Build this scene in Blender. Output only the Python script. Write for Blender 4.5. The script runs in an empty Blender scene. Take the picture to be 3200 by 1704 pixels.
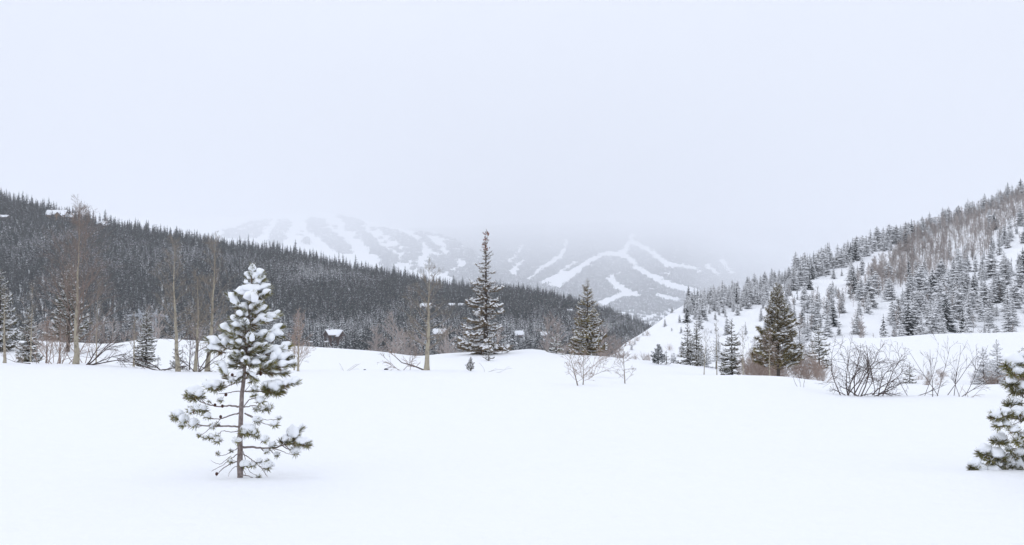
import bpy, math, random
import numpy as np
from mathutils import Matrix, Vector, Euler

# ------------------------------------------------------------------ camera, sky, sun, exposure
scene = bpy.context.scene
col = scene.collection
FPX, HORIZON, CAMZ = 3400.0, 1040.0, 1.7          # focal length in photo pixels, horizon row, eye height
PITCH = math.atan((HORIZON - 852.0) / FPX)
cam_d = bpy.data.cameras.new('camera')
cam_d.sensor_width = 36.0
cam_d.lens = 36.0 * FPX / 3200.0
cam_d.clip_start = 0.1
cam_d.clip_end = 60000.0
cam = bpy.data.objects.new('camera', cam_d)
col.objects.link(cam)
cam.location = (0, 0, CAMZ)
cam.rotation_euler = (math.pi / 2 + PITCH, 0, 0)
scene.camera = cam

SUN_EL, SUN_AZ = math.radians(52), math.radians(-50)   # behind thin overcast, from the upper left behind the hills
world = bpy.data.worlds.new('World')
scene.world = world
world.use_nodes = True
wn, wl = world.node_tree.nodes, world.node_tree.links
wn.clear()
wo = wn.new('ShaderNodeOutputWorld')
bg = wn.new('ShaderNodeBackground')
sky = wn.new('ShaderNodeTexSky')
sky.sky_type = 'NISHITA'
sky.sun_disc = False
sky.sun_elevation = SUN_EL
sky.sun_rotation = SUN_AZ
sky.dust_density = 4.0
sky.ozone_density = 1.0
tc = wn.new('ShaderNodeTexCoord')
mp = wn.new('ShaderNodeMapping'); mp.inputs['Scale'].default_value = (1.3, 1.3, 3.2)
nz = wn.new('ShaderNodeTexNoise'); nz.inputs['Scale'].default_value = 1.6; nz.inputs['Detail'].default_value = 5; nz.inputs['Roughness'].default_value = 0.55
cr = wn.new('ShaderNodeValToRGB')
cr.color_ramp.elements[0].position = 0.30; cr.color_ramp.elements[0].color = (8.65, 9.05, 10.05, 1)
cr.color_ramp.elements[1].position = 0.72; cr.color_ramp.elements[1].color = (9.65, 10.05, 10.95, 1)
mx = wn.new('ShaderNodeMixRGB'); mx.inputs[0].default_value = 0.94
wl.new(tc.outputs['Generated'], mp.inputs['Vector'])
wl.new(mp.outputs['Vector'], nz.inputs['Vector'])
wl.new(nz.outputs['Fac'], cr.inputs['Fac'])
sep = wn.new('ShaderNodeSeparateXYZ')
wl.new(tc.outputs['Generated'], sep.inputs[0])
mr = wn.new('ShaderNodeMapRange'); mr.inputs['From Min'].default_value = 0.0; mr.inputs['From Max'].default_value = 0.50; mr.inputs['To Min'].default_value = 0.84; mr.inputs['To Max'].default_value = 1.52
wl.new(sep.outputs['Z'], mr.inputs['Value'])
ml = wn.new('ShaderNodeVectorMath'); ml.operation = 'SCALE'
wl.new(mr.outputs['Result'], ml.inputs['Scale'])
wl.new(cr.outputs['Color'], ml.inputs[0])
wl.new(sky.outputs['Color'], mx.inputs[1])
wl.new(ml.outputs['Vector'], mx.inputs[2])
wl.new(mx.outputs['Color'], bg.inputs['Color'])
bg.inputs['Strength'].default_value = 0.088
wl.new(bg.outputs['Background'], wo.inputs['Surface'])

sun_d = bpy.data.lights.new('sun', 'SUN')
sun_d.energy = 0.5
sun_d.angle = math.radians(40)
sun_d.color = (1.0, 0.98, 0.96)
sun = bpy.data.objects.new('sun', sun_d)
col.objects.link(sun)
sdir = Vector((math.cos(SUN_EL) * math.sin(SUN_AZ), math.cos(SUN_EL) * math.cos(SUN_AZ), math.sin(SUN_EL)))
sun.rotation_euler = (-sdir).to_track_quat('-Z', 'Y').to_euler()
sun.location = (0, 0, 50)

vs = scene.view_settings
vs.view_transform = 'Standard'
vs.look = 'None'
vs.exposure = 0.0
vs.gamma = 1.0
vs.use_curve_mapping = False
HAZE_DENSITY = 0.000188
cy = scene.cycles
cy.max_bounces = 8
cy.diffuse_bounces = 4
cy.volume_bounces = 4
cy.transparent_max_bounces = 8
cy.use_denoising = True

# ------------------------------------------------------------------ helpers: picture rays, noise, meshes
CP, SP = math.cos(PITCH), math.sin(PITCH)
def at(px, py, Y):
    zc = -(py - 852.0)
    y = FPX * CP - zc * SP
    z = FPX * SP + zc * CP
    k = Y / y
    return np.array(((px - 1600.0) * k, Y, CAMZ + z * k))
def to_px(X, Y, Z):
    z = Z - CAMZ
    d = Y * CP + z * SP
    u = -Y * SP + z * CP
    return 1600 + FPX * X / d, 852 - FPX * u / d
def prof(pts):
    p = np.array([[*at(x, y, 1.0)[[0, 2]]] for x, y in pts])
    a, t = p[:, 0], p[:, 1] - CAMZ
    aa = np.linspace(a[0], a[-1], 500)
    tt = np.interp(aa, a, t)
    k = np.hanning(17); k /= k.sum()
    tt = np.convolve(np.pad(tt, 8, mode='edge'), k, 'valid')
    return lambda q: np.interp(q, aa, tt)

def wavy(x, y, seed=0):
    r = np.random.RandomState(seed)
    s = 0.0
    for i in range(7):
        f = 1.7 ** i
        a = r.rand() * 6.28
        s = s + np.sin((x * math.cos(a) + y * math.sin(a)) * f + r.rand() * 6.28) / (1.35 ** i)
    return s / 3.0

class MB:
    """collects vertices and faces; build() links them as one mesh object"""
    def __init__(s):
        s.v, s.f, s.m, s.n = [], [], [], 0
    def add(s, v, f, m=0):
        v = np.asarray(v, float).reshape(-1, 3)
        o = s.n
        s.v.append(v)
        s.f.extend([tuple(i + o for i in q) for q in f])
        s.m.extend([m] * len(f))
        s.n += len(v)
    def verts(s):
        return np.concatenate(s.v) if s.v else np.zeros((0, 3))
    def tube(s, pts, rad, sides=4, m=0, cap=False):
        p = np.asarray(pts, float)
        n = len(p)
        r = np.broadcast_to(np.asarray(rad, float), (n,))
        t = np.gradient(p, axis=0)
        t /= np.linalg.norm(t, axis=1, keepdims=True) + 1e-9
        ref = np.array((0.31, 0.95, 0.05)) if abs(t[:, 2]).mean() > 0.6 else np.array((0.05, 0.1, 1.0))
        b1 = np.cross(t, ref); b1 /= np.linalg.norm(b1, axis=1, keepdims=True) + 1e-9
        b2 = np.cross(t, b1)
        th = np.arange(sides) * 2 * math.pi / sides
        ring = p[:, None, :] + r[:, None, None] * (np.cos(th)[None, :, None] * b1[:, None, :] + np.sin(th)[None, :, None] * b2[:, None, :])
        f = []
        for i in range(n - 1):
            for j in range(sides):
                k = (j + 1) % sides
                f.append((i * sides + j, i * sides + k, (i + 1) * sides + k, (i + 1) * sides + j))
        if cap:
            f.append(tuple(range(sides))); f.append(tuple((n - 1) * sides + j for j in range(sides)))
        s.add(ring.reshape(-1, 3), f, m)
    def box(s, lo, hi, m=0):
        x0, y0, z0 = lo; x1, y1, z1 = hi
        s.add([(x0, y0, z0), (x1, y0, z0), (x1, y1, z0), (x0, y1, z0), (x0, y0, z1), (x1, y0, z1), (x1, y1, z1), (x0, y1, z1)],
              [(3, 2, 1, 0), (4, 5, 6, 7), (0, 1, 5, 4), (1, 2, 6, 5), (2, 3, 7, 6), (3, 0, 4, 7)], m)
    def spindle(s, p0, p1, r, m=0, flat=1.0, k=0.4):
        p0 = np.asarray(p0, float); p1 = np.asarray(p1, float)
        d = p1 - p0
        L = np.linalg.norm(d) + 1e-9
        t = d / L
        side = np.cross(t, (0, 0, 1.0)); side /= np.linalg.norm(side) + 1e-9
        up = np.cross(side, t)
        c = p0 + d * k
        s.add([p0, c + side * r, c + up * r * flat, c - side * r, c - up * r * flat, p1],
              [(0, 2, 1), (0, 3, 2), (0, 4, 3), (0, 1, 4), (1, 2, 5), (2, 3, 5), (3, 4, 5), (4, 1, 5)], m)
    def mesh(s, name, mats, smooth=False):
        me = bpy.data.meshes.new(name)
        me.from_pydata(s.verts().tolist(), [], s.f)
        for q in mats: me.materials.append(q)
        if len(mats) > 1: me.polygons.foreach_set('material_index', s.m)
        if smooth: me.polygons.foreach_set('use_smooth', [True] * len(s.f))
        me.update()
        return me
    def build(s, name, mats, parent=None, smooth=False):
        if not isinstance(mats, (list, tuple)): mats = [mats]
        return place(name, s.mesh(name, mats, smooth), parent)

def place(name, data, parent=None, loc=None, mat=None):
    o = bpy.data.objects.new(name, data)
    col.objects.link(o)
    if parent is not None: o.parent = parent
    if mat is not None: o.matrix_basis = mat
    elif loc is not None: o.location = loc
    return o
def thing(name, loc, label, cat, group=None, rotz=0.0):
    o = place(name, None, None, loc)
    o.empty_display_size = 0.3
    o.rotation_euler = (0, 0, rotz)
    return tag(o, label, cat, group)
def tag(o, label=None, cat=None, group=None, kind=None):
    if label: o['label'] = label
    if cat: o['category'] = cat
    if group: o['group'] = group
    if kind: o['kind'] = kind
    return o

# ------------------------------------------------------------------ materials
def mat(name, c, rough=0.9, vary=0.0, noise=None, bump=None, spec=0.2, tint=None):
    m = bpy.data.materials.new(name)
    m.use_nodes = True
    n, l = m.node_tree.nodes, m.node_tree.links
    b = n['Principled BSDF']
    b.inputs['Roughness'].default_value = rough
    b.inputs['Specular IOR Level'].default_value = spec
    out = None
    if noise:
        c2, sc, lo, hi = noise
        t = n.new('ShaderNodeTexCoord')
        q = n.new('ShaderNodeTexNoise'); q.inputs['Scale'].default_value = sc; q.inputs['Detail'].default_value = 6
        l.new(t.outputs['Object'], q.inputs['Vector'])
        r = n.new('ShaderNodeValToRGB')
        r.color_ramp.elements[0].position = lo; r.color_ramp.elements[0].color = (*c, 1)
        r.color_ramp.elements[1].position = hi; r.color_ramp.elements[1].color = (*c2, 1)
        l.new(q.outputs['Fac'], r.inputs['Fac'])
        out = r.outputs['Color']
    if vary:
        oi = n.new('ShaderNodeObjectInfo')
        r2 = n.new('ShaderNodeValToRGB')
        k = [max(0.0, 1 - vary), 1 + vary]
        tn = tint or (1, 1, 1)
        r2.color_ramp.elements[0].color = (k[0] * tn[0], k[0] * tn[1], k[0] * tn[2], 1)
        r2.color_ramp.elements[1].color = (k[1], k[1], k[1], 1)
        l.new(oi.outputs['Random'], r2.inputs['Fac'])
        mm = n.new('ShaderNodeMixRGB'); mm.blend_type = 'MULTIPLY'; mm.inputs[0].default_value = 1
        if out is not None: l.new(out, mm.inputs[1])
        else: mm.inputs[1].default_value = (*c, 1)
        l.new(r2.outputs['Color'], mm.inputs[2])
        out = mm.outputs['Color']
    if out is not None: l.new(out, b.inputs['Base Color'])
    else: b.inputs['Base Color'].default_value = (*c, 1)
    if bump:
        sc, st, dist = bump
        t = n.new('ShaderNodeTexCoord')
        q = n.new('ShaderNodeTexNoise'); q.inputs['Scale'].default_value = sc; q.inputs['Detail'].default_value = 8; q.inputs['Roughness'].default_value = 0.6
        l.new(t.outputs['Object'], q.inputs['Vector'])
        u = n.new('ShaderNodeBump'); u.inputs['Strength'].default_value = st; u.inputs['Distance'].default_value = dist
        l.new(q.outputs['Fac'], u.inputs['Height'])
        l.new(u.outputs['Normal'], b.inputs['Normal'])
    return m

SNOW = (0.85, 0.865, 0.89)
M_ground = mat('snow_ground', SNOW, 0.75, bump=(0.9, 0.5, 0.2))
M_hill = mat('snow_hill', SNOW, 0.8, bump=(0.12, 0.5, 1.2))
M_snow = mat('snow_lump', (0.90, 0.92, 0.95), 0.75, bump=(45.0, 0.35, 0.006))
M_snow_far = mat('snow_dust', (0.86, 0.87, 0.89), 0.9)
M_needle_far = mat('needle_far', (0.026, 0.034, 0.034), 0.9, vary=0.6, tint=(0.85, 1.05, 1.15))
M_needle_mtn = mat('needle_mountain', (0.035, 0.044, 0.048), 0.9, vary=0.3)
M_needle_frost = mat('needle_frosted', (0.20, 0.20, 0.19), 0.9, vary=0.3, noise=((0.76, 0.765, 0.775), 34.0, 0.34, 0.58))
M_needle_mid = mat('needle_mid', (0.115, 0.108, 0.070), 0.85, vary=0.35, tint=(1.1, 0.95, 0.85))
M_needle_rust = mat('needle_rusty', (0.16, 0.13, 0.088), 0.85, vary=0.35, tint=(1.1, 0.95, 0.85))
M_needle_brown = mat('needle_olive', (0.175, 0.145, 0.066), 0.85, vary=0.35, tint=(1.1, 0.92, 0.8))
M_needle_pine = mat('needle_pine', (0.15, 0.15, 0.058), 0.6, vary=0.3, noise=((0.27, 0.225, 0.09), 9.0, 0.4, 0.75))
M_needle_dead = mat('needle_dead', (0.17, 0.085, 0.04), 0.8)
M_bark_pine = mat('bark_pine', (0.16, 0.125, 0.115), 0.9, noise=((0.34, 0.29, 0.27), 26.0, 0.35, 0.7), bump=(60, 0.8, 0.01))
M_bark_far = mat('bark_far', (0.085, 0.070, 0.062), 0.95)
M_bark_aspen = mat('bark_aspen', (0.40, 0.36, 0.28), 0.85, noise=((0.10, 0.085, 0.075), 7.0, 0.52, 0.74), bump=(30, 0.5, 0.01))
M_twig_aspen = mat('twig_aspen', (0.25, 0.215, 0.175), 0.85)
M_twig_red = mat('twig_red', (0.30, 0.235, 0.20), 0.85, vary=0.25)
M_twig_dark = mat('twig_dark', (0.10, 0.077, 0.070), 0.85, vary=0.2)
M_cone = mat('pine_cone', (0.10, 0.045, 0.035), 0.8, bump=(80, 1.0, 0.01))
M_cone_red = mat('spruce_cone', (0.20, 0.085, 0.05), 0.8)
M_stone = mat('dark_stone', (0.03, 0.03, 0.035), 0.8, bump=(8, 0.8, 0.05))

# ------------------------------------------------------------------ terrain functions
pA = prof([(-900, 1128), (-300, 1130), (0, 1135), (300, 1140), (430, 1150), (520, 1160), (750, 1165), (1000, 1160), (1350, 1158), (1600, 1162), (1750, 1165), (1900, 1166),
           (2050, 1174), (2300, 1173), (2450, 1177), (2600, 1198), (2700, 1207), (2900, 1206), (3100, 1203), (3300, 1200), (4200, 1195)])
pB = prof([(-900, 1062), (-100, 1070), (0, 1067), (120, 1064), (230, 1070), (346, 1077), (409, 1064), (481, 1058), (553, 1060), (645, 1067), (917, 1081), (1007, 1086), (1170, 1097),
           (1252, 1107), (1313, 1119), (1348, 1108), (1437, 1102), (1547, 1101), (1580, 1102), (1608, 1095), (1649, 1088), (1690, 1092), (1731, 1102), (1771, 1110),
           (1853, 1111), (1935, 1120), (2000, 1126), (2116, 1138), (2195, 1148), (2254, 1158), (2313, 1157), (2400, 1158), (2450, 1162), (2500, 1130), (2560, 1075), (2600, 1057),
           (2752, 1056), (2867, 1048), (2920, 1043), (3077, 1041), (3200, 1037), (3500, 1030), (4200, 1030)])
aR = at(2500, 1100, 1.0)[0]
VALLEY = -10.0
YA = 42.0
def sstep(t):
    t = np.clip(t, 0, 1)
    return t * t * (3 - 2 * t)
def ground_z(X, Y):
    X = np.asarray(X, float); Y = np.asarray(Y, float)
    a = X / np.maximum(Y, 12.0)
    tA, tB = pA(a), pB(a)
    YB = 76.0 + 28.0 * sstep((a - aR + 0.03) / 0.06)
    YT = 54.0
    zA = CAMZ + tA * YA
    zB = CAMZ + tB * YB
    zT = CAMZ + np.minimum(tA, tB + 0.012) * YT - 0.25
    z = np.where(Y < YA, zA * sstep((Y - 14.0) / (YA - 14.0)),
        np.where(Y < YT, zA + (zT - zA) * sstep((Y - YA) / (YT - YA)),
        np.where(Y < YB, zT + (zB - zT) * sstep((Y - YT) / (YB - YT)),
                 zB + (VALLEY - zB) * sstep((Y - YB) / 70.0))))
    near = np.clip(1 - np.abs(Y) / 60.0, 0, 1)
    z = z + 0.05 * wavy(X * 0.22, Y * 0.45, 3) * near + 0.10 * wavy(X * 0.06, Y * 0.11, 4) * sstep((Y - 16) / 10) * sstep((75 - Y) / 30) * 0.6
    # a low drift that runs just in front of the young pines
    z = z + 0.055 * np.exp(-((Y - 12.25 - 0.25 * np.sin(X * 0.6)) / 0.55) ** 2)
    # wind drift at the foot of the pine on the snow field's side
    z = z + 0.10 * np.exp(-(((X - 5.9) / 1.3) ** 2 + ((Y - 12.6) / 0.8) ** 2))
    return z

LF, LR = 380.0, 800.0
pL = prof([(-1400, 330), (-400, 560), (0, 630), (130, 660), (270, 698), (400, 722), (600, 757), (750, 783), (900, 799), (980, 818), (1060, 842), (1250, 876), (1400, 906), (1500, 914), (1600, 917),
           (1700, 934), (1800, 957), (1900, 995), (1980, 1028), (2080, 1075), (2300, 1130)])
def zL(a, Y):
    zr = CAMZ + pL(a) * LR
    s = np.clip((Y - LF) / (LR - LF), 0, 1)
    z = VALLEY + (zr - VALLEY) * (0.25 * s * s + 0.75 * s) + 2.2 * wavy(a * 22, Y * 0.012, 8) * np.sin(math.pi * s)
    return np.where(Y > LR, zr - (Y - LR) * 0.22, z)

pR = prof([(1500, 1400), (1800, 1195), (1850, 1160), (1890, 1128), (1920, 1100), (1960, 1068), (2000, 1046), (2050, 1012), (2100, 975), (2130, 956), (2170, 942), (2230, 934), (2300, 918), (2400, 884), (2500, 850),
           (2600, 818), (2700, 780), (2800, 748), (2900, 718), (3000, 684), (3100, 645), (3200, 604), (3500, 480), (4200, 200)])
aR0, aR1 = at(1900, 1000, 1.0)[0], at(3200, 1000, 1.0)[0]
def yR(a):
    return 175.0 + 265.0 * np.clip((a - aR0) / (aR1 - aR0), -0.3, 1.6) ** 1.0
def zR(a, Y):
    Yr = yR(a)
    Yf = 112.0 + 30.0 * np.clip((a - aR0) / (aR1 - aR0), 0, 1.6)
    zr = CAMZ + pR(a) * Yr
    zf = -7.0
    s = np.clip((Y - Yf) / (Yr - Yf), 0, 1)
    z = zf + (zr - zf) * (0.8 * s + 0.2 * s * s) + 1.5 * wavy(a * 28, Y * 0.03, 12) * np.sin(math.pi * s)
    return np.where(Y > Yr, zr - (Y - Yr) * 0.35, z)
def on_hill(zfun, px, py, y0, y1):
    """the point of a hillside that the photograph shows at (px, py)"""
    Y = np.linspace(y0, y1, 600)
    a = at(px, py, 1.0)[0]
    t = at(px, py, 1.0)[2] - CAMZ
    z = zfun(np.full_like(Y, a), Y)
    k = np.argmax((z - CAMZ) / Y >= t)
    if (z[k] - CAMZ) / Y[k] < t: k = len(Y) - 1
    return np.array((a * Y[k], Y[k], z[k]))

# mountains: distance grows with height on the slope
def yM1(py): return np.interp(py, [560, 640, 662, 700, 750, 800, 850, 900, 960, 1010, 1060], [20000, 17500, 16000, 13200, 10300, 7900, 6200, 5200, 4600, 4300, 4100])
def yM2(py): return np.interp(py, [540, 620, 650, 700, 750, 800, 850, 900, 960, 1010, 1060], [35000, 31000, 28000, 21500, 13800, 9300, 6700, 5300, 4300, 3900, 3700])
ridge1 = lambda px: np.interp(px, [-200, 400, 600, 750, 850, 1000, 1100, 1200, 1300, 1380, 1420, 1480, 1550, 1650, 1750, 1850, 2000], [640, 668, 680, 678, 668, 662, 680, 704, 724, 735, 750, 790, 840, 880, 905, 935, 1010])
ridge2 = lambda px: np.interp(px, [1000, 1500, 1700, 1900, 2050, 2200, 2400, 2700, 3400], [725, 706, 700, 694, 698, 704, 710, 718, 735])
def far2(px): return 1 + np.clip((px - 2080) / 330.0, 0, 1.3) ** 1.3
def mountain_mesh(name, x0, x1, ny, ridge, yfun, fx, nx=170):
    vs_, fs = [], []
    xs = np.linspace(x0, x1, nx)
    back = 6
    for px in xs:
        r = float(ridge(px))
        pys = np.linspace(1060, r, ny)
        for i, py in enumerate(pys):
            Y = float(yfun(py)) * min(fx(px), 22500 / float(yfun(py)) if fx(px) > 1 else 1) * (1 + 0.025 * math.sin(px * 0.021 + py * 0.013) + 0.015 * math.sin(px * 0.05 - py * 0.03))
            vs_.append(at(px, py, Y))
        last = vs_[-1]
        for b in range(1, back + 1):
            vs_.append(last + np.array((last[0] / last[1], 1.0, -0.28)) * 800.0 * b)
    R = ny + back
    for i in range(nx - 1):
        for j in range(R - 1):
            fs.append((i * R + j, (i + 1) * R + j, (i + 1) * R + j + 1, i * R + j + 1))
    m = MB(); m.add(np.array(vs_), fs)
    o = m.build(name, M_hill, None, True)
    return tag(o, kind='structure')

def grid_mesh(name, X, Y, Z, material):
    n, k = X.shape
    v = np.stack([X, Y, Z], -1).reshape(-1, 3)
    i = np.arange((n - 1) * k).reshape(n - 1, k)[:, :-1].ravel()
    f = np.stack([i, i + 1, i + k + 1, i + k], 1)
    me = bpy.data.meshes.new(name)
    me.from_pydata(v.tolist(), [], f.tolist())
    me.materials.append(material)
    me.polygons.foreach_set('use_smooth', [True] * len(f))
    o = place(name, me)
    return tag(o, kind='structure')

rows = np.concatenate([np.arange(-120, -8, 8.0), np.arange(-8, 9, 0.8), np.arange(9, 18, 0.22), np.arange(18, 40, 0.7), np.arange(40, 60, 0.6), np.arange(60, 125, 1.0),
                       np.arange(125, 200, 5.0), np.array([220, 300, 400, 600, 1000, 2000, 4000, 8000, 14000, 22000, 30000.0, 44000.0])])
sx = np.linspace(-1, 1, 421)
GX = sx[None, :] * (45 + 0.75 * np.maximum(rows, 0))[:, None]
GY = np.repeat(rows[:, None], len(sx), 1)
ground = grid_mesh('snow_field', GX, GY, ground_z(GX, GY), M_ground)
tag(ground, 'smooth untouched snow field with soft drifts and low mounds')

a_ = np.linspace(-1.0, 0.215, 190)
r_ = np.concatenate([np.linspace(LF - 15, LR, 60), LR + np.array([15, 40, 90, 180, 320.0])])
A_, Y_ = np.meshgrid(a_, r_)
hill1 = grid_mesh('forested_hill', A_ * Y_, Y_, zL(A_, Y_), M_hill)
tag(hill1, 'long hillside under dense dark conifer forest')
a_ = np.linspace(0.03, 0.9, 180)
s_ = np.linspace(0, 1, 60)
A_, S_ = np.meshgrid(a_, np.concatenate([s_, [1.06, 1.15, 1.35, 1.7, 2.2]]))
Yf_ = 105.0
Y_ = Yf_ + (yR(A_) - Yf_) * S_
hill2 = grid_mesh('snowy_hill', A_ * Y_, Y_, zR(A_, Y_), M_hill)
tag(hill2, 'steep snow slope scattered with frosted conifers and brown aspens')
mtn1 = mountain_mesh('ski_mountain', -300, 2000, 60, ridge1, yM1, lambda q: 1.0)
tag(mtn1, 'hazy mountain with broad white ski runs between forest strips')
mtn2 = mountain_mesh('cloudy_mountain', 1000, 3000, 60, ridge2, yM2, far2)
tag(mtn2, 'distant forested mountain with narrow ski runs vanishing in cloud')

# ------------------------------------------------------------------ low conifers for the hillsides
def conifer_arrays(seed, layers=12, per=7, slim=0.19, snow=0.5, fingers=1, top_thin=1.0, trunk=0.06, snow_gap=0.012, sf=(0.45, 0.95)):
    """unit-height conifer: drooping branch blades, each with snow lying on it; returns MB with slots needle, snow, bark"""
    rnd = random.Random(seed)
    m = MB()
    m.tube([(0, 0, -0.04), (0, 0, 0.5), (0, 0, 0.97)], [0.016, 0.010, 0.003], 4, 2)
    for i in range(layers):
        u = i / (layers - 1)
        z = trunk + (0.97 - trunk) * (u ** 0.92)
        r = slim * ((1 - u) ** (0.85 * top_thin)) * rnd.uniform(0.8, 1.15) + 0.012
        k = max(3, int(per * (1 - 0.45 * u)))
        a0 = rnd.random() * 6.28
        for j in range(k):
            if rnd.random() < 0.08: continue
            az = a0 + j * 6.283 / k + rnd.uniform(-0.3, 0.3)
            rr = r * rnd.uniform(0.65, 1.2)
            dr = rnd.uniform(0.15, 0.5) * rr
            zz = z + rnd.uniform(-0.02, 0.02)
            for q in range(fingers):
                da = 0 if fingers == 1 else (q - (fingers - 1) / 2) * 0.42
                lr = rr * (1 if abs(da) < 0.1 else 0.78)
                ca, sa = math.cos(az + da), math.sin(az + da)
                w = lr * (0.42 if fingers == 1 else 0.24)
                b = np.array((0, 0, zz + 0.012))
                c = np.array((ca * lr * 0.62, sa * lr * 0.62, zz - dr * 0.45))
                t = np.array((ca * lr, sa * lr, zz - dr * rnd.uniform(0.7, 1.1)))
                sd = np.array((-sa, ca, 0)) * w
                lo = np.array((0, 0, -w * rnd.uniform(0.5, 1.0)))
                m.add([b, c + sd + lo, t, c - sd + lo, c], [(0, 1, 4), (1, 2, 4), (2, 3, 4), (3, 0, 4)], 0)
                if rnd.random() < snow:
                    g = np.array((0, 0, snow_gap * rnd.uniform(0.6, 1.4)))
                    f = rnd.uniform(*sf)
                    kk = rnd.uniform(0.25, 0.5)
                    bb = b + (c - b) * kk
                    m.add([bb + g * 0.4, c + sd * f + lo * f + g * 0.7, t + g * 0.5, c - sd * f + lo * f + g * 0.7, c + g],
                          [(0, 1, 4), (1, 2, 4), (2, 3, 4), (3, 0, 4)], 1)
    return m

def split_slots(m, slots):
    v = m.verts()
    keep = [i for i, k in enumerate(m.m) if k in slots]
    f = [m.f[i] for i in keep]
    used = sorted({j for q in f for j in q})
    ix = {j: i for i, j in enumerate(used)}
    o = MB(); o.add(v[used], [tuple(ix[j] for j in q) for q in f]); o.m = [slots.index(m.m[i]) for i in keep]
    return o

dark_arr = [conifer_arrays(100 + i, 12 + i % 4, 7, 0.12 + 0.02 * (i % 4), [0.12, 0.3, 0.16, 0.5, 0.25, 0.7, 0.14, 0.4][i], trunk=0.08 + 0.04 * (i % 3), top_thin=0.75 + .12 * (i % 4), sf=(0.25, 0.75) if i in (3, 5, 7) else (0.15, 0.5)) for i in range(8)]
dark_arr += [conifer_arrays(130 + i, 13, 7, 0.15 + .03 * i, 1.0, trunk=0.06, sf=(0.45, 0.9)) for i in range(2)]
dark_mesh = [m.mesh('conifer_dark', [M_needle_far, M_snow_far, M_bark_far]) for m in dark_arr]
frost_arr = [conifer_arrays(200 + i, 15, 9, 0.18 + 0.03 * (i % 4), 0.8, 3, trunk=0.03, snow_gap=0.01, top_thin=(0.95, .7, .55, .8)[i % 4]) for i in range(8)]
frost_full = [m.mesh('conifer_frosted', [M_needle_frost, M_snow_far, M_bark_far]) for m in frost_arr]
frost_crown = [split_slots(m, [0, 1]).mesh('frosted_crown', [M_needle_frost, M_snow_far]) for m in frost_arr]
green_crown = [split_slots(m, [0, 1]).mesh('dark_crown', [M_needle_far, M_snow_far]) for m in [conifer_arrays(240 + i, 16, 9, 0.23, 0.6, 3, trunk=0.03) for i in range(3)]]
frost_trunk = split_slots(frost_arr[0], [2]).mesh('conifer_trunk', [M_bark_far])

# a clump of trees for the far mountains
def clump(seed):
    rnd = random.Random(seed); m = MB()
    for i in range(11):
        x, y = rnd.gauss(0, 5.5), rnd.gauss(0, 5.5)
        h, r = rnd.uniform(9, 15), rnd.uniform(1.8, 2.8)
        n = 6; a0 = rnd.random() * 6.28
        v = [(x, y, h)] + [(x + r * math.cos(a0 + k * 6.283 / n) * rnd.uniform(.7, 1.2), y + r * math.sin(a0 + k * 6.283 / n) * rnd.uniform(.7, 1.2), rnd.uniform(-2, 1.5)) for k in range(n)]
        m.add(v, [(0, 1 + k, 1 + (k + 1) % n) for k in range(n)], 0)
        if rnd.random() < 0.4:
            m.add([(x, y, h + .2), (x + r * .5, y - r * .3, h * .55), (x - r * .4, y - r * .45, h * .6)], [(0, 2, 1)], 1)
    return m.mesh('tree_clump', [M_needle_mtn, M_snow_far])
clump_mesh = [clump(i) for i in range(6)]

def scatter(name, protos, pts, rotz, scale, idx, material_kind, label):
    """one object for a mass of trees nobody could count: instances on its points"""
    src = bpy.data.collections.new(name + '_source')
    for i, me in enumerate(protos):
        src.objects.link(bpy.data.objects.new('%s_%03d' % (me.name.split('.')[0], i), me))
    me = bpy.data.meshes.new(name)
    me.from_pydata(np.asarray(pts).tolist(), [], [])
    n = len(pts)
    at1 = me.attributes.new('rz', 'FLOAT_VECTOR', 'POINT'); at1.data.foreach_set('vector', np.stack([np.zeros(n), np.zeros(n), rotz], 1).ravel())
    at2 = me.attributes.new('sc', 'FLOAT_VECTOR', 'POINT'); at2.data.foreach_set('vector', np.asarray(scale, float).ravel())
    at3 = me.attributes.new('ix', 'INT', 'POINT'); at3.data.foreach_set('value', np.asarray(idx, np.int32))
    o = place(name, me)
    g = bpy.data.node_groups.new(name + '_nodes', 'GeometryNodeTree')
    g.interface.new_socket('Geometry', in_out='INPUT', socket_type='NodeSocketGeometry')
    g.interface.new_socket('Geometry', in_out='OUTPUT', socket_type='NodeSocketGeometry')
    N, L = g.nodes, g.links
    gi, go = N.new('NodeGroupInput'), N.new('NodeGroupOutput')
    ci = N.new('GeometryNodeCollectionInfo'); ci.inputs['Collection'].default_value = src
    ci.inputs['Separate Children'].default_value = True; ci.inputs['Reset Children'].default_value = True
    ip = N.new('GeometryNodeInstanceOnPoints'); ip.inputs['Pick Instance'].default_value = True
    def attr(nm, ty):
        q = N.new('GeometryNodeInputNamedAttribute'); q.data_type = ty; q.inputs['Name'].default_value = nm
        return q.outputs['Attribute']
    L.new(gi.outputs[0], ip.inputs['Points'])
    L.new(ci.outputs[0], ip.inputs['Instance'])
    L.new(attr('ix', 'INT'), ip.inputs['Instance Index'])
    L.new(attr('rz', 'FLOAT_VECTOR'), ip.inputs['Rotation'])
    L.new(attr('sc', 'FLOAT_VECTOR'), ip.inputs['Scale'])
    L.new(ip.outputs[0], go.inputs[0])
    md = o.modifiers.new('scatter', 'NODES'); md.node_group = g
    return tag(o, label, kind=material_kind)

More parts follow.
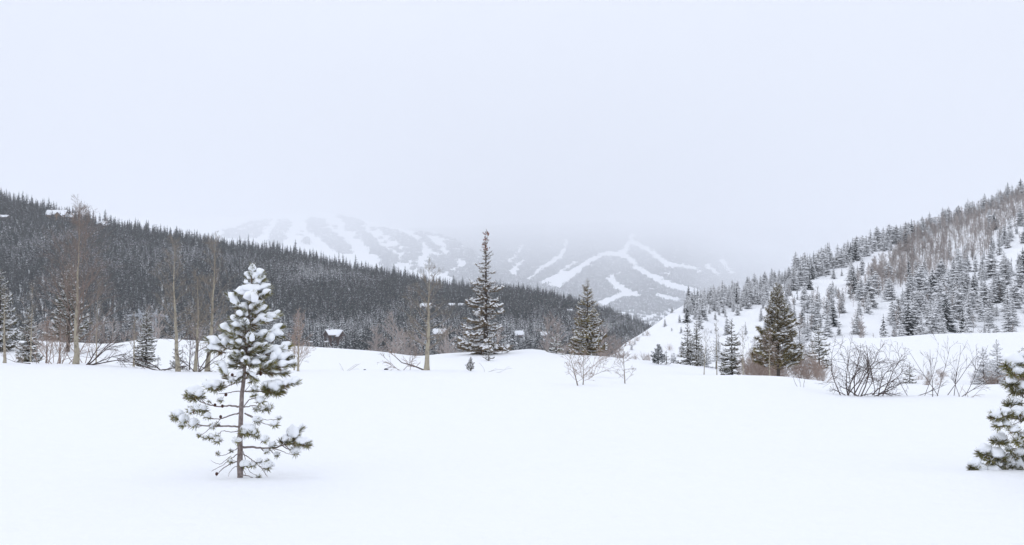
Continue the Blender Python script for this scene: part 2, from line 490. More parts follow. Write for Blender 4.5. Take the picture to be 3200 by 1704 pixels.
def inside(poly, x, y):
    poly = np.asarray(poly, float)
    x = np.asarray(x, float); y = np.asarray(y, float)
    r = np.zeros(x.shape, bool)
    j = len(poly) - 1
    for i in range(len(poly)):
        xi, yi = poly[i]; xj, yj = poly[j]
        c = ((yi > y) != (yj > y)) & (x < (xj - xi) * (y - yi) / (yj - yi + 1e-9) + xi)
        r ^= c
        j = i
    return r
def near_line(pts, w, x, y):
    pts = np.asarray(pts, float)
    w = np.interp(np.arange(len(pts)), np.linspace(0, len(pts) - 1, len(np.atleast_1d(w))), np.atleast_1d(w))
    r = np.zeros(np.shape(x), bool)
    for i in range(len(pts) - 1):
        p, q = pts[i], pts[i + 1]
        d = q - p
        t = np.clip(((x - p[0]) * d[0] + (y - p[1]) * d[1]) / (d @ d + 1e-9), 0, 1)
        dist = np.hypot(x - p[0] - t * d[0], y - p[1] - t * d[1])
        r |= dist < (w[i] + (w[i + 1] - w[i]) * t) / 2
    return r

# forest on the ski mountain (strips between the runs)
Z7 = lambda pts: [(700 + .3106 * x, 640 + .3106 * y) for x, y in pts]
Z8 = lambda pts: [(1560 + .3106 * x, 680 + .3106 * y) for x, y in pts]
strips = [Z7(p) for p in (
    [(850, 130), (1000, 150), (1060, 260), (1180, 340), (1270, 430), (1270, 500), (1150, 480), (1060, 420), (950, 330), (850, 260)],
    [(1100, 100), (1230, 90), (1400, 180), (1420, 260), (1500, 330), (1560, 420), (1680, 480), (1740, 520), (1740, 600), (1600, 600), (1590, 540), (1480, 470), (1420, 380), (1330, 280), (1240, 240), (1210, 170)],
    [(1550, 230), (1700, 250), (1850, 310), (1970, 390), (1980, 500), (1920, 570), (1840, 530), (1800, 420), (1700, 330), (1580, 280)],
    [(1930, 290), (2010, 290), (2080, 380), (2160, 420), (2200, 500), (2330, 540), (2350, 600), (2240, 680), (2100, 690), (2040, 620), (2060, 520), (2150, 500), (2080, 440), (1990, 370)],
    [(1500, 130), (1750, 190), (1950, 262), (2230, 290), (2320, 305), (2440, 400), (2700, 500), (3900, 900), (3900, 1500), (2480, 1500), (2350, 800), (2300, 740), (2250, 700), (2440, 620), (2445, 570), (2290, 540), (2240, 420), (2230, 335), (1980, 285), (1750, 225)],
    [(480, 270), (560, 160), (700, 150), (640, 250), (620, 340), (560, 420), (440, 400)],
    [(0, 260), (120, 240), (300, 170), (480, 150), (380, 280), (340, 330), (200, 340), (0, 330)],
    [(1590, 590), (1700, 600), (1740, 700), (1590, 680)])]
islands = [Z7([p])[0] + (r * .3106,) for p, r in (((830, 370), 38), ((1810, 555), 38), ((1850, 560), 30), ((1910, 625), 38), ((1990, 665), 30), ((1490, 490), 22), ((1330, 335), 20), ((1620, 285), 24), ((1585, 340), 18),
           ((1690, 350), 22), ((1730, 440), 24), ((1240, 240), 26), ((1115, 230), 18), ((775, 310), 20), ((785, 260), 16), ((1620, 375), 18), ((1770, 475), 18), ((1500, 240), 20), ((1670, 430), 12))]
def forest1(x, y):
    xx, yy = x + 3 * np.sin(y * .33 + x * .11), y + 2.5 * np.sin(x * .29)
    r = np.zeros(x.shape, bool)
    for p in strips: r |= inside(p, xx, yy)
    for cx, cyy, rr in islands: r |= np.hypot((x - cx) * 1.3, y - cyy) < rr
    return r
runs = [(Z8(p), np.array(w) * .3106 * 1.1 + 3.5) for p, w in (
    ([(540, 700), (660, 620), (780, 540), (900, 440), (1030, 380), (1150, 370), (1260, 390), (1350, 450), (1380, 510), (1500, 580), (1620, 640), (1760, 700), (1980, 755)], [100, 95, 70, 50, 42, 42, 50, 60, 55, 62, 70, 60, 60]),
    ([(420, 670), (570, 590), (680, 510), (770, 450)], [40, 35, 30, 20]),
    ([(290, 630), (420, 520), (560, 430), (640, 370), (680, 240)], [35, 40, 50, 50, 40]),
    ([(90, 450), (190, 360), (230, 280)], [30, 30]), ([(140, 560), (180, 490), (240, 440)], [80, 50, 25]),
    ([(1000, 960), (1010, 890), (1180, 800), (1300, 760), (1400, 775), (1430, 800)], [90, 75, 50, 60, 40, 20]),
    ([(1240, 550), (1140, 600), (1050, 637)], [14, 30, 10]), ([(1120, 610), (1160, 680), (1280, 745), (1330, 770)], [60, 70, 80, 50]),
    ([(1230, 380), (1270, 320), (1310, 250), (1340, 180)], [70, 70, 60, 60]),
    ([(1380, 270), (1500, 330), (1620, 420), (1700, 480), (1800, 490), (1950, 510), (2030, 550)], [50, 50, 60, 50, 36, 30, 20]),
    ([(1580, 790), (1700, 815), (1800, 835)], [30, 42, 40]), ([(2080, 490), (2200, 570)], [45, 30]), ([(2230, 430), (2330, 560)], [50, 40]),
    ([(1660, 565), (1720, 575)], [22, 16]), ([(1315, 690), (1355, 692)], [9]), ([(1510, 728), (1570, 724)], [12]))]
def forest2(x, y):
    xx, yy = x + 2 * np.sin(y * .35 + x * .17), y + 2 * np.sin(x * .31)
    r = np.ones(x.shape, bool)
    for p, w in runs: r &= ~near_line(p, w, xx, yy)
    r &= ~((y > 972 + 6 * np.sin(x * .05)) & (np.random.RandomState(5).rand(*x.shape) < 0.9))
    return r
def mountain_forest(name, n, x0, x1, ridge, yfun, mask, seed, label, fx, y_hi=1030):
    r = np.random.RandomState(seed)
    py = 560 + (y_hi - 560) * r.rand(n * 6)
    px = x0 + (x1 - x0) * r.rand(n * 6)
    ok = (py > ridge(px) + 1) & mask(px, py)
    Y = yfun(py) * np.where(fx(px) > 1, np.minimum(fx(px), 22500 / yfun(py)), 1) * (1 + 0.025 * np.sin(px * 0.021 + py * 0.013) + 0.015 * np.sin(px * 0.05 - py * 0.03))
    # thin out with distance so that the wood is evenly dense on the ground
    P = np.array([at(x, y, q) for x, y, q in zip(px[ok], py[ok], Y[ok])])
    sc = np.clip(P[:, 1] / 5200.0, 0.9, 3.2)
    w = sc[:, None] * np.stack([0.9 + .3 * r.rand(len(P)), 0.9 + .3 * r.rand(len(P)), (0.75 + .5 * r.rand(len(P))) / np.maximum(sc, 1) ** 0.5], 1)
    return scatter(name, clump_mesh, P, r.rand(len(P)) * 6.28, w, r.randint(0, len(clump_mesh), len(P)), 'stuff', label)
mountain_forest('ski_mountain_forest', 11000, -250, 1950, ridge1, yM1, forest1, 11, 'hazy forest strips between the white ski runs', lambda q: q * 0 + 1.0)
mountain_forest('cloudy_mountain_forest', 12000, 1200, 2750, ridge2, yM2, forest2, 12, 'faint blue forest fading into low cloud', far2)

# ------------------------------------------------------------------ houses on the forested hill (positions first: the wood leaves room for them)
M_log = mat('wall_brown', (0.055, 0.027, 0.022), 0.9, noise=((0.10, 0.05, 0.036), 3.0, 0.3, 0.7))
M_tan = mat('wall_tan', (0.30, 0.20, 0.12), 0.9, noise=((0.22, 0.15, 0.09), 3.0, 0.3, 0.7))
M_dark = mat('wall_charcoal', (0.055, 0.048, 0.055), 0.9)
M_trim = mat('trim_wood', (0.17, 0.12, 0.10), 0.8)
M_glass = mat('window_glass', (0.03, 0.035, 0.045), 0.12, spec=0.5)
M_roofsnow = mat('roof_snow', (0.88, 0.90, 0.94), 0.8)
M_stonework = mat('chimney_stone', (0.24, 0.21, 0.20), 0.9, noise=((0.14, 0.12, 0.11), 4.0, 0.4, 0.6))
houses = [  # px, py of the base middle, width, depth, wall height, roof rise, turn (deg), wall, label, extra
    (178, 690, 13.0, 9.0, 4.2, 3.6, 5, M_tan, 'large tan chalet with broad snowy roof high in the forest', 'wing'),
    (318, 712, 6.5, 5.0, 3.0, 1.8, -8, M_dark, 'low dark cabin with small snowy roofs below the forest crest', 'wing'),
    (1042, 1080, 6.0, 5.0, 4.8, 1.7, 34, M_log, 'brown two-storey log house with snowy gables at the forest foot', 'gable'),
    (1332, 972, 6.2, 4.8, 2.8, 1.8, -30, M_log, 'reddish brown house with stepped snowy roofs in forest clearing', 'wing'),
    (1374, 1060, 5.0, 4.6, 2.8, 1.8, -24, M_dark, 'dark cabin with single snowy gable below the log clearing', None),
    (1412, 962, 3.2, 3.0, 2.0, 1.0, 15, M_log, 'small house with twin snow patches on roof among dense trees', None),
    (1440, 962, 3.0, 2.8, 2.0, .9, -20, M_dark, 'small charcoal house showing one thin snowy eave among trees', None),
    (1620, 1056, 3.4, 3.2, 2.0, 1.4, 20, M_tan, 'tan cottage with thick white roof beside the tall spruce', None),
    (1703, 1058, 3.4, 3.0, 2.0, 1.2, -10, M_dark, 'little charcoal cottage with white roof by the snow dome', 'chimney'),
    (1780, 982, 3.6, 3.2, 2.2, 1.2, 25, M_log, 'brown roofed cabin near the low end of forested hill', None),
    (10, 690, 6.0, 4.0, 2.8, 1.2, 5, M_dark, 'half hidden cabin with a thin strip of roof snow', None)]
house_pos = [on_hill(zL, h[0], h[1], LF - 10, LR) for h in houses]

# ------------------------------------------------------------------ dense wood on the long hill
rs = np.random.RandomState(21)
def hill1_points():
    gx, gyy = [], []
    y = LF + 10
    while y < LR + 5:
        n = int(0.715 * y / 3.3)
        gx.append((-0.52 + 0.715 * (np.arange(n) + 0.15 + 0.7 * rs.rand(n)) / n) * y)
        gyy.append(y + 3.0 * (rs.rand(n) - .5))
        y += 3.3 if y > LF + 110 else 2.7
    return np.concatenate(gx), np.concatenate(gyy)
X, Y = hill1_points()
a = X / Y
Zg = zL(a, Y)
s = (Y - LF) / (LR - LF)
H = (6.6 + 3.0 * s) * (0.58 + 0.6 * rs.rand(len(Y))) + 1.6 * (wavy(a * 30, Y * 0.03, 31))
tall = rs.rand(len(Y)) < 0.06
H = np.clip(np.where(tall, H * 1.3, H), 3.5, 14)
px, py = to_px(X, Y, Zg)
_, pt = to_px(X, Y, Zg + H)
keep = np.ones(len(X), bool)
for h, p in zip(houses, house_pos):
    w = h[2] * 0.5 / p[1] * FPX
    top = to_px(p[0], p[1], p[2] + h[4] + h[5])[1]
    front = (np.abs(px - h[0]) < w + 4) & (Y < p[1] + 3) & (pt < h[1] - (0.62 if h[1] > 900 else .42) * (h[1] - top)) & (py > h[1] - 6)
    block = (np.abs(X - p[0]) < h[2] * 0.62) & (np.abs(Y - p[1]) < h[3] * 0.9)
    H = np.where(front, np.clip(((0.42 + 0.42 * rs.rand(len(H))) * (h[4] + h[5]) + p[2] - Zg), 1.5, H), H)
    keep &= ~block
# clearings with bare snow between trunks
for cx, cyy, rx, ry, dens in ((1425, 1075, 34, 26, .12), (1475, 1080, 26, 24, .25), (1290, 955, 34, 12, .25), (1375, 972, 24, 10, .15), (1350, 1003, 12, 12, .3), (1320, 1010, 10, 10, .3),
                              (1650, 1066, 40, 14, .45), (1745, 1066, 40, 22, .35), (1560, 1085, 40, 20, .6), (1040, 1092, 28, 10, .3), (1115, 838, 45, 9, .35), (1035, 1030, 26, 12, .5)):
    q = ((px - cx) / rx) ** 2 + ((py - cyy) / ry) ** 2 < 1
    keep &= ~(q & (rs.rand(len(X)) > dens))
X, Y, Zg, H, a, px, py, pt = [q[keep] for q in (X, Y, Zg, H, a, px, py, pt)]
frost = wavy(px * 0.012, py * 0.025, 41) + 0.8 * np.exp(-((py - 885 - 0.09 * (px - 1000)) / 34.0) ** 2) * np.exp(-((px - 1000) / 300.0) ** 2) - 0.7 * (Y > LR - 60) + 0.5 * (py > 1030)
ix = np.where((frost > 0.75) & (rs.rand(len(X)) < .6), rs.choice([8, 9], len(X)), np.where(frost > 0.38, rs.choice([3, 5, 7, 5], len(X)), np.where(frost > 0.0, rs.choice([1, 3, 4, 7, 2], len(X)), rs.choice([0, 2, 6, 1, 4], len(X)))))
wd = 1.0 + 0.5 * rs.rand(len(X))
rz = rs.rand(len(X)) * 6.28
# the ones that stand out against the sky and at the foot are things, the rest is the wood
vis = (px > -20) & (px < 2050)
crest = np.where(vis & (Y > LR - 14))[0]
crest = crest[np.argsort(pt[crest] - np.interp(px[crest], [0, 2000], [600, 1000]))]
bins = {}
pick = []
for i in sorted(np.where(vis & (Y > LR - 22))[0], key=lambda i: pt[i]):
    b = int(px[i] // 14)
    if bins.get(b, 0) < 2:
        bins[b] = bins.get(b, 0) + 1; pick.append(i)
pick = pick[:260]
ps = set(pick)
for i in pick:
    o = place('forest_conifer', dark_mesh[int(ix[i])])
    o.location = (X[i], Y[i], Zg[i] - 0.2); o.rotation_euler = (0, 0, rz[i]); o.scale = (H[i] * wd[i], H[i] * wd[i], H[i])
    sz_ = 'tall pointed' if H[i] > 10.5 else ('short' if H[i] < 8 else 'mid-height')
    wh_ = 'near the tan chalet' if px[i] < 420 else ('above the log house' if px[i] < 1250 else 'at the low end')
    tag(o, '%s dark conifer on the forested hill crest, %s' % (sz_, wh_), 'tree', '%s crest conifers %s' % (sz_, wh_))
rest = np.array([i for i in range(len(X)) if i not in ps])
scatter('hillside_forest', dark_mesh, np.stack([X, Y, Zg - 0.2], 1)[rest], rz[rest], np.stack([H * wd, H * wd, H], 1)[rest], ix[rest], 'stuff', 'dense dark conifer wood lightly dusted with snow')

# ------------------------------------------------------------------ house builder
def house(h, pos, k):
    _, _, w, d, wh, rise, turn, wm, label, extra = h
    r = thing('house', (pos[0], pos[1], pos[2] - 0.6), label, 'house', None, math.radians(turn))
    def body(x0, x1, y0, y1, z1, rise, axis, nm=''):
        m = MB()
        if axis == 'x':   # ridge runs along x, gables at the ends
            cyy = (y0 + y1) / 2
            m.add([(x0, y0, 0), (x1, y0, 0), (x1, y1, 0), (x0, y1, 0), (x0, y0, z1), (x1, y0, z1), (x1, y1, z1), (x0, y1, z1), (x0, cyy, z1 + rise), (x1, cyy, z1 + rise)],
                  [(0, 1, 5, 4), (2, 3, 7, 6), (1, 2, 6, 9, 5), (3, 0, 4, 8, 7)])
        else:
            cx = (x0 + x1) / 2
            m.add([(x0, y0, 0), (x1, y0, 0), (x1, y1, 0), (x0, y1, 0), (x0, y0, z1), (x1, y0, z1), (x1, y1, z1), (x0, y1, z1), (cx, y0, z1 + rise), (cx, y1, z1 + rise)],
                  [(0, 1, 5, 8, 4), (1, 2, 6, 5), (2, 3, 7, 9, 6), (3, 0, 4, 7)])
        m.build('wall', wm, r)
        ov = 0.55
        def slab(off, th):
            q = MB()
            if axis == 'x':
                cyy = (y0 + y1) / 2; hw = (y1 - y0) / 2
                e = rise * ov / hw
                sec = [(y0 - ov, z1 - e), (cyy, z1 + rise), (y1 + ov, z1 - e)]
                for (ya, za), (yb, zb) in ((sec[0], sec[1]), (sec[1], sec[2])):
                    xs0, xs1 = x0 - ov, x1 + ov
                    q.add([(xs0, ya, za + off), (xs1, ya, za + off), (xs1, yb, zb + off), (xs0, yb, zb + off), (xs0, ya, za + off + th), (xs1, ya, za + off + th), (xs1, yb, zb + off + th), (xs0, yb, zb + off + th)],
                          [(3, 2, 1, 0), (4, 5, 6, 7), (0, 1, 5, 4), (1, 2, 6, 5), (2, 3, 7, 6), (3, 0, 4, 7)])
            else:
                cx = (x0 + x1) / 2; hw = (x1 - x0) / 2
                e = rise * ov / hw
                sec = [(x0 - ov, z1 - e), (cx, z1 + rise), (x1 + ov, z1 - e)]
                for (xa, za), (xb, zb) in ((sec[0], sec[1]), (sec[1], sec[2])):
                    ys0, ys1 = y0 - ov, y1 + ov
                    q.add([(xa, ys0, za + off), (xb, ys0, zb + off), (xb, ys1, zb + off), (xa, ys1, za + off), (xa, ys0, za + off + th), (xb, ys0, zb + off + th), (xb, ys1, zb + off + th), (xa, ys1, za + off + th)],
                          [(3, 2, 1, 0), (4, 5, 6, 7), (0, 1, 5, 4), (1, 2, 6, 5), (2, 3, 7, 6), (3, 0, 4, 7)])
            return q
        rf = slab(0.02, 0.2).build('roof', M_trim, r)
        slab(0.235, 0.26).build('roof_snow', M_roofsnow, rf)
        n = max(2, int((x1 - x0) / 2.4))
        for lev in range(2 if z1 > 4.2 else 1):
            for i in range(n):
                cx = x0 + (i + 0.5) * (x1 - x0) / n
                zc = min(1.7, z1 * .52) + lev * 2.3
                if zc + .75 > z1: continue
                q = MB(); q.box((cx - .62, y0 - .06, zc - .7), (cx + .62, y0 + .05, zc + .7)); f = q.build('window', M_trim, r)
                q = MB(); q.box((cx - .5, y0 - .09, zc - .58), (cx + .5, y0 - .061, zc + .58)); q.build('pane', M_glass, f)
    body(-w / 2, w / 2, -d / 2, d / 2, wh, rise, 'x')
    if extra == 'wing':
        body(-w * .05, w * .42, -d / 2 - 2.2, -d / 2 - .02, wh * .7, rise * .8, 'y')
        body(w / 2 + .02, w / 2 + w * .42, -d * .3, d * .3, wh * .72, rise * .7, 'x')
    if extra == 'gable':
        body(w * .02, w * .46, -d / 2 - 2.6, -d / 2 - .02, wh * .95, rise * 1.0, 'y')
    ck = min(1.0, w / 9.0)
    q = MB(); q.box((-w * .3 - .45 * ck, -.4 * ck, wh), (-w * .3 + .45 * ck, .4 * ck, wh + rise + 1.1 * ck)); ch = q.build('chimney', M_stonework, r)
    q = MB(); q.box((-w * .3 - .5 * ck, -.45 * ck, wh + rise + 1.1 * ck), (-w * .3 + .5 * ck, .45 * ck, wh + rise + 1.4 * ck)); q.build('chimney_snow', M_roofsnow, ch)
    return r
for k, (h, p) in enumerate(zip(houses, house_pos)): house(h, p, k)

# ------------------------------------------------------------------ trees on the snowy hill
rs = np.random.RandomState(77)
clear = [[(1950, 1120), (2000, 1040), (2120, 950), (2160, 985), (2150, 1000), (2240, 1010), (2290, 985), (2330, 1000), (2270, 1080), (2230, 1110), (2150, 1110)],
         [(2470, 930), (2500, 898), (2560, 872), (2660, 822), (2740, 786), (2800, 758), (2870, 722), (2885, 738), (2800, 790), (2740, 826), (2690, 862), (2640, 895), (2560, 950), (2480, 950)],
         [(2680, 1050), (2730, 965), (2800, 915), (2850, 895), (2840, 940), (2790, 1000), (2785, 1060)],
         [(2875, 880), (2925, 840), (2935, 880), (2895, 905)], [(2260, 1120), (2300, 1020), (2395, 1000), (2390, 1050), (2330, 1120)],
         [(3100, 860), (3140, 800), (3200, 700), (3200, 740), (3150, 850)], [(2330, 930), (2380, 920), (2390, 940), (2330, 945)]]
brown = [(2700, 880), (2800, 800), (2850, 730), (2960, 690), (3060, 645), (3200, 590), (3300, 560), (3300, 660), (3200, 690), (3130, 740), (3080, 810), (2960, 860), (2860, 890), (2780, 910)]
brown2 = [(2680, 905), (2760, 870), (2840, 870), (2790, 925), (2700, 950)]
def hill2_sample(n, poly=None):
    aa = at(1960, 1000, 1.)[0] + (0.50 - at(1960, 1000, 1.)[0]) * rs.rand(n)
    Yr = yR(aa)
    Y = 112 + (Yr + 5 - 112) * np.sqrt(rs.rand(n))
    return aa * Y, Y, zR(aa, Y)
def hill2_density(px, py):
    rid = 1.0 * np.interp(px, [1900, 2100, 2170, 2300, 2500, 2700, 2900, 3200], [1110, 975, 942, 918, 850, 780, 718, 604])
    d = np.where(py - rid < 38, 1.0, 0.22)
    d = np.where(px < 2130, 0.05, d)
    d = np.where((px > 2170) & (px < 2480) & (py - rid < 64), 0.55, np.where((px > 2170) & (px < 2480), .16, d))
    d = np.where((px > 2370) & (px < 2720) & (py > 950), 0.42, d)
    d = np.where((px > 2560) & (px < 2720) & (py > 900), 0.36, d)
    d = np.where((px > 2800) & (py > 865), 0.75, d)
    d = np.where((px > 2760) & (py > 960), 0.85, d)
    d = np.where((px > 3060) & (py > 700), 0.6, d)
    for c in clear: d = np.where(inside(c, px, py), 0.035, d)
    d = np.where((py - rid < 26) & (px > 2150), np.maximum(d, .9), d)
    d = np.where(inside(brown, px, py) & (py - rid > 20), 0.10, d)
    return d
X, Y, Zg = hill2_sample(2300)
px, py = to_px(X, Y, Zg)
d = hill2_density(px, py)
k = (rs.rand(len(X)) < d) & (px < 3330)
X, Y, Zg, px, py, d = X[k], Y[k], Zg[k], px[k], py[k], d[k]
H = np.where(d < 0.1, 1.2 + 2.2 * rs.rand(len(X)) ** 2, 2.4 + 4.6 * rs.rand(len(X)))
H = np.where(px < 2480, H * 0.62, np.where((py > 940) & (px < 2700), H * 0.78, H))
# trees the photograph shows one by one: px, py of the foot, height in pixels, dark
solo = [(2147, 1008, 60, 1), (2186, 1024, 76, 0), (2272, 1046, 66, 0), (2330, 1046, 44, 0), (2531, 905, 62, 1), (2520, 885, 32, 0), (2100, 978, 24, 0), (2078, 1020, 28, 0), (2045, 982, 26, 0), (2258, 960, 90, 0), (2180, 925, 62, 1),
        (2205, 905, 30, 1), (2238, 870, 44, 1), (2235, 1000, 26, 0), (2305, 985, 40, 0), (2247, 985, 20, 0), (2225, 975, 12, 0), (2237, 1035, 24, 0), (2222, 1042, 12, 0), (2245, 1052, 12, 0), (2480, 880, 36, 0), (2695, 860, 56, 1), (2660, 840, 34, 0),
        (2840, 760, 56, 0), (2815, 745, 46, 1), (2875, 720, 42, 1), (2995, 690, 50, 1), (3040, 660, 56, 1), (3078, 640, 64, 1), (3150, 615, 70, 1), (3190, 600, 66, 1), (3110, 900, 95, 0), (3050, 850, 60, 0), (3000, 1000, 110, 0), (2945, 940, 90, 0),
        (2910, 1020, 95, 0), (2780, 940, 80, 0), (2630, 980, 62, 0), (2560, 960, 54, 0), (2595, 950, 70, 0), (2790, 1005, 70, 0), (3080, 980, 110, 0), (3150, 1000, 105, 0), (3190, 900, 90, 0), (2850, 1000, 95, 0), (2335, 905, 62, 1), (2412, 880, 60, 1), (2490, 845, 58, 1), (2600, 815, 50, 1), (2560, 830, 54, 1)]
trees2 = [(X[i], Y[i], Zg[i], H[i], int(rs.rand() < 0.14)) for i in range(len(X))]
for sx_, sy_, hp, dk in solo:
    p = on_hill(zR, sx_, sy_, 112, float(yR(at(sx_, sy_, 1.)[0])) + 3)
    trees2.append((p[0], p[1], p[2], hp * p[1] / FPX, dk))
trees2.sort(key=lambda t: -t[3] / t[1])
def hill_label(x, y, z, h, dk):
    u, v = to_px(x, y, z)
    rid = float(np.interp(u, [1900, 2100, 2170, 2300, 2500, 2700, 2900, 3200], [1110, 975, 942, 918, 850, 780, 718, 604]))
    look = 'dark green conifer with little snow' if dk else 'frosted pale grey conifer'
    if v - rid < 32: where = 'along the crest of the snowy hill'
    elif any(bool(inside(c, u, v)) for c in clear): where = 'standing apart on open snow of the steep hill'
    elif bool(inside(brown, u, v)): where = 'among the brown aspen grove'
    elif u < 2480: where = 'on the low shoulder of the snowy hill'
    elif v > 900 and u > 2740: where = 'in the thick stand above the snow mound'
    else: where = 'on the mid slope of the snowy hill'
    size = 'tall ' if h > 5.2 else ('small ' if h < 3.2 else 'middling ')
    return size + look + ' ' + where, size + ('dark' if dk else 'frosted') + ' conifers ' + where
def hill_tree(t, name='hillside_conifer'):
    x, y, z, h, dk = t
    lb, gp = hill_label(*t)
    r = thing(name, (x, y, z - 0.15), lb, 'tree', gp, rs.rand() * 6.28)
    w = h * (0.9 + 0.7 * rs.rand())
    r.scale = (w, w, h)
    place('trunk', frost_trunk, r)
    place('crown', (green_crown if dk else frost_crown)[rs.randint(3 if dk else 8)], r)
n_ind = 290
for t in trees2[:n_ind]: hill_tree(t)
rest = trees2[n_ind:]
if rest:
    R = np.array([t[:4] for t in rest])
    scatter('hillside_saplings', frost_full, R[:, :3] - np.array((0, 0, .12)), rs.rand(len(R)) * 6.28, np.stack([R[:, 3] * 1.1] * 2 + [R[:, 3]], 1), rs.randint(0, 8, len(R)), 'stuff', 'mass of small frosted conifers filling the snowy hillside')
print('hill2 trees', len(trees2))

# ------------------------------------------------------------------ bare trees
def limb(m, rnd, p, d, L, r, lev, P, collect=None):
    n = 5 if lev <= 1 else 3
    pts = [np.array(p, float)]
    d = np.array(d, float)
    for i in range(n):
        d = d + np.array((rnd.gauss(0, 1), rnd.gauss(0, 1), rnd.gauss(0, 1))) * P['wob'] + np.array((0, 0, P['up']))
        d /= np.linalg.norm(d)
        pts.append(pts[-1] + d * L / n)
    pts = np.array(pts)
    rad = np.linspace(r, max(P['tip'], r * 0.3), n + 1)
    m.tube(pts, rad, 5 if lev == 0 else 3, P.get('slot', 0))
    if lev >= P['lev']: return
    k = P['kids'][min(lev, len(P['kids']) - 1)]
    for i in range(k):
        f = rnd.uniform(0.25, 1.0)
        q = f * n; j = min(int(q), n - 1)
        b = pts[j] + (pts[j + 1] - pts[j]) * (q - j)
        t = pts[j + 1] - pts[j]; t /= np.linalg.norm(t)
        ax = np.array((rnd.gauss(0, 1), rnd.gauss(0, 1), rnd.gauss(0, 1))); ax -= t * (ax @ t); ax /= np.linalg.norm(ax) + 1e-9
        an = math.radians(rnd.uniform(*P['ang']))
        dd = t * math.cos(an) + ax * math.sin(an)
        limb(m, rnd, b, dd, L * rnd.uniform(*P['ratio']) * (1.15 - 0.5 * f), max(P['tip'], r * 0.55 * (1 - 0.4 * f)), lev + 1, P)

ASPEN = dict(wob=0.09, up=0.05, tip=0.0035, lev=2, kids=[6, 4], ang=(25, 55), ratio=(0.35, 0.6))
def bare_tree(name, px, depth, top_py, r0, label, cat='tree', group=None, seed=0, lean=0.0, lo=0.25, nl=22, ll=0.28, tap=0.75, P=ASPEN, bark=M_bark_aspen, twig=M_twig_aspen, elev=(20, 55), bend=0.0, base=None, lr=0.24, tpow=1.15):
    rnd = random.Random(seed)
    x = at(px, 1150, depth)[0]
    z = float(ground_z(x, depth)) if base is None else base
    r = thing(name, (x, depth, z - 0.05), label, cat, group)
    h = at(px, top_py, depth)[2] - z
    n = 14
    pts, rad = [], []
    for i in range(n + 1):
        u = i / n
        pts.append((lean * h * u + bend * h * math.sin(u * 3.1) + (rnd.gauss(0, .0028) * h if 0 < i else 0), rnd.gauss(0, .0028) * h if 0 < i else 0, h * u))
        rad.append(max(0.006, r0 * (1 - u) ** tpow + (r0 * 0.35 * math.exp(-u * 30))))
    m = MB(); m.tube(pts, rad, 9); m.build('trunk', bark, r, True)
    pts = np.array(pts)
    c = MB()
    for i in range(nl):
        u = lo + (0.97 - lo) * (i + rnd.random()) / nl
        q = u * n; j = min(int(q), n - 1)
        b = pts[j] + (pts[j + 1] - pts[j]) * (q - j)
        az = i * 2.4 + rnd.uniform(-.5, .5)
        el = math.radians(min(82, rnd.uniform(*elev) + 28 * max(0, u - .45) / .5))
        L = h * ll * max(.05, 1.15 - tap * u) * rnd.uniform(0.6, 1.25)
        limb(c, rnd, b, (math.cos(az) * math.cos(el), math.sin(az) * math.cos(el), math.sin(el)), L, max(0.005, r0 * lr * (1.1 - u)), 0, P)
    c.build('crown', twig, r)
    return r
DENSE = dict(ASPEN, kids=[9, 6], up=0.09, wob=0.07, ratio=(0.4, 0.7))
FEW = dict(ASPEN, kids=[4, 2])
FINE = dict(ASPEN, kids=[7, 5], up=0.06, wob=0.06, ratio=(0.4, 0.7), tip=0.003)
bare_tree('aspen_tree', 237, 41, 640, 0.105, 'tall bare aspen with wide brown twig fan before snowy pine', seed=1, lo=0.13, nl=42, ll=0.42, tap=1.0, P=dict(FINE, kids=[7, 4]), elev=(30, 66), lr=.22, tpow=1.35, twig=M_twig_red)
bare_tree('aspen_tree', 14, 41, 905, 0.06, 'thin bare aspen beside the tall snowy spruce on the mound', seed=2, lean=-0.03, nl=16, P=FEW)
bare_tree('aspen_tree', 557, 40.5, 752, 0.085, 'slender pale aspen with crooked trunk beside the half hidden sapling', seed=3, lean=-0.045, bend=-0.012, lo=0.2, nl=30, ll=0.26, bark=M_bark_aspen)
bare_tree('aspen_tree', 610, 41, 862, 0.075, 'shorter aspen with dark scarred trunk between two taller aspens', seed=4, lean=0.01, bend=0.015, lo=0.2, nl=24, ll=0.3)
bare_tree('aspen_tree', 648, 41.5, 742, 0.09, 'tallest pale aspen of the three behind the young pine', seed=5, lean=0.045, bend=0.01, lo=0.3, nl=26, ll=0.26)
bare_tree('aspen_sapling', 418, 42, 985, 0.04, 'thin bare sapling beside the small layered spruce', seed=6, lo=0.3, nl=16, ll=0.3, P=FEW)
bare_tree('aspen_tree', 1333, 41, 835, 0.10, 'lone thick pale aspen below the hillside cabins', seed=7, lean=0.02, bend=0.008, lo=0.2, nl=30, ll=0.34, tap=.8, elev=(8, 48), P=dict(ASPEN, kids=[6, 4], wob=0.07, up=0.06), lr=.27)
bare_tree('aspen_sapling', 1806, 33, 1092, 0.022, 'bare sapling with leaning stem standing in open snow', seed=8, lean=-0.25, lo=0.12, nl=16, ll=0.55, P=FEW, elev=(15, 45), twig=M_twig_red, bark=M_twig_aspen)
bare_tree('aspen_sapling', 1822, 33.5, 1098, 0.019, 'slimmer straight sapling close beside a leaning sapling', seed=9, lean=0.02, lo=0.12, nl=14, ll=0.5, P=FEW, elev=(10, 45), twig=M_twig_red, bark=M_twig_aspen)
bare_tree('aspen_sapling', 1953, 35, 1085, 0.02, 'single thin sapling alone in the open snow', seed=10, lean=-0.05, lo=0.1, nl=14, ll=0.42, P=FEW, elev=(0, 40), twig=M_twig_red, bark=M_twig_aspen)
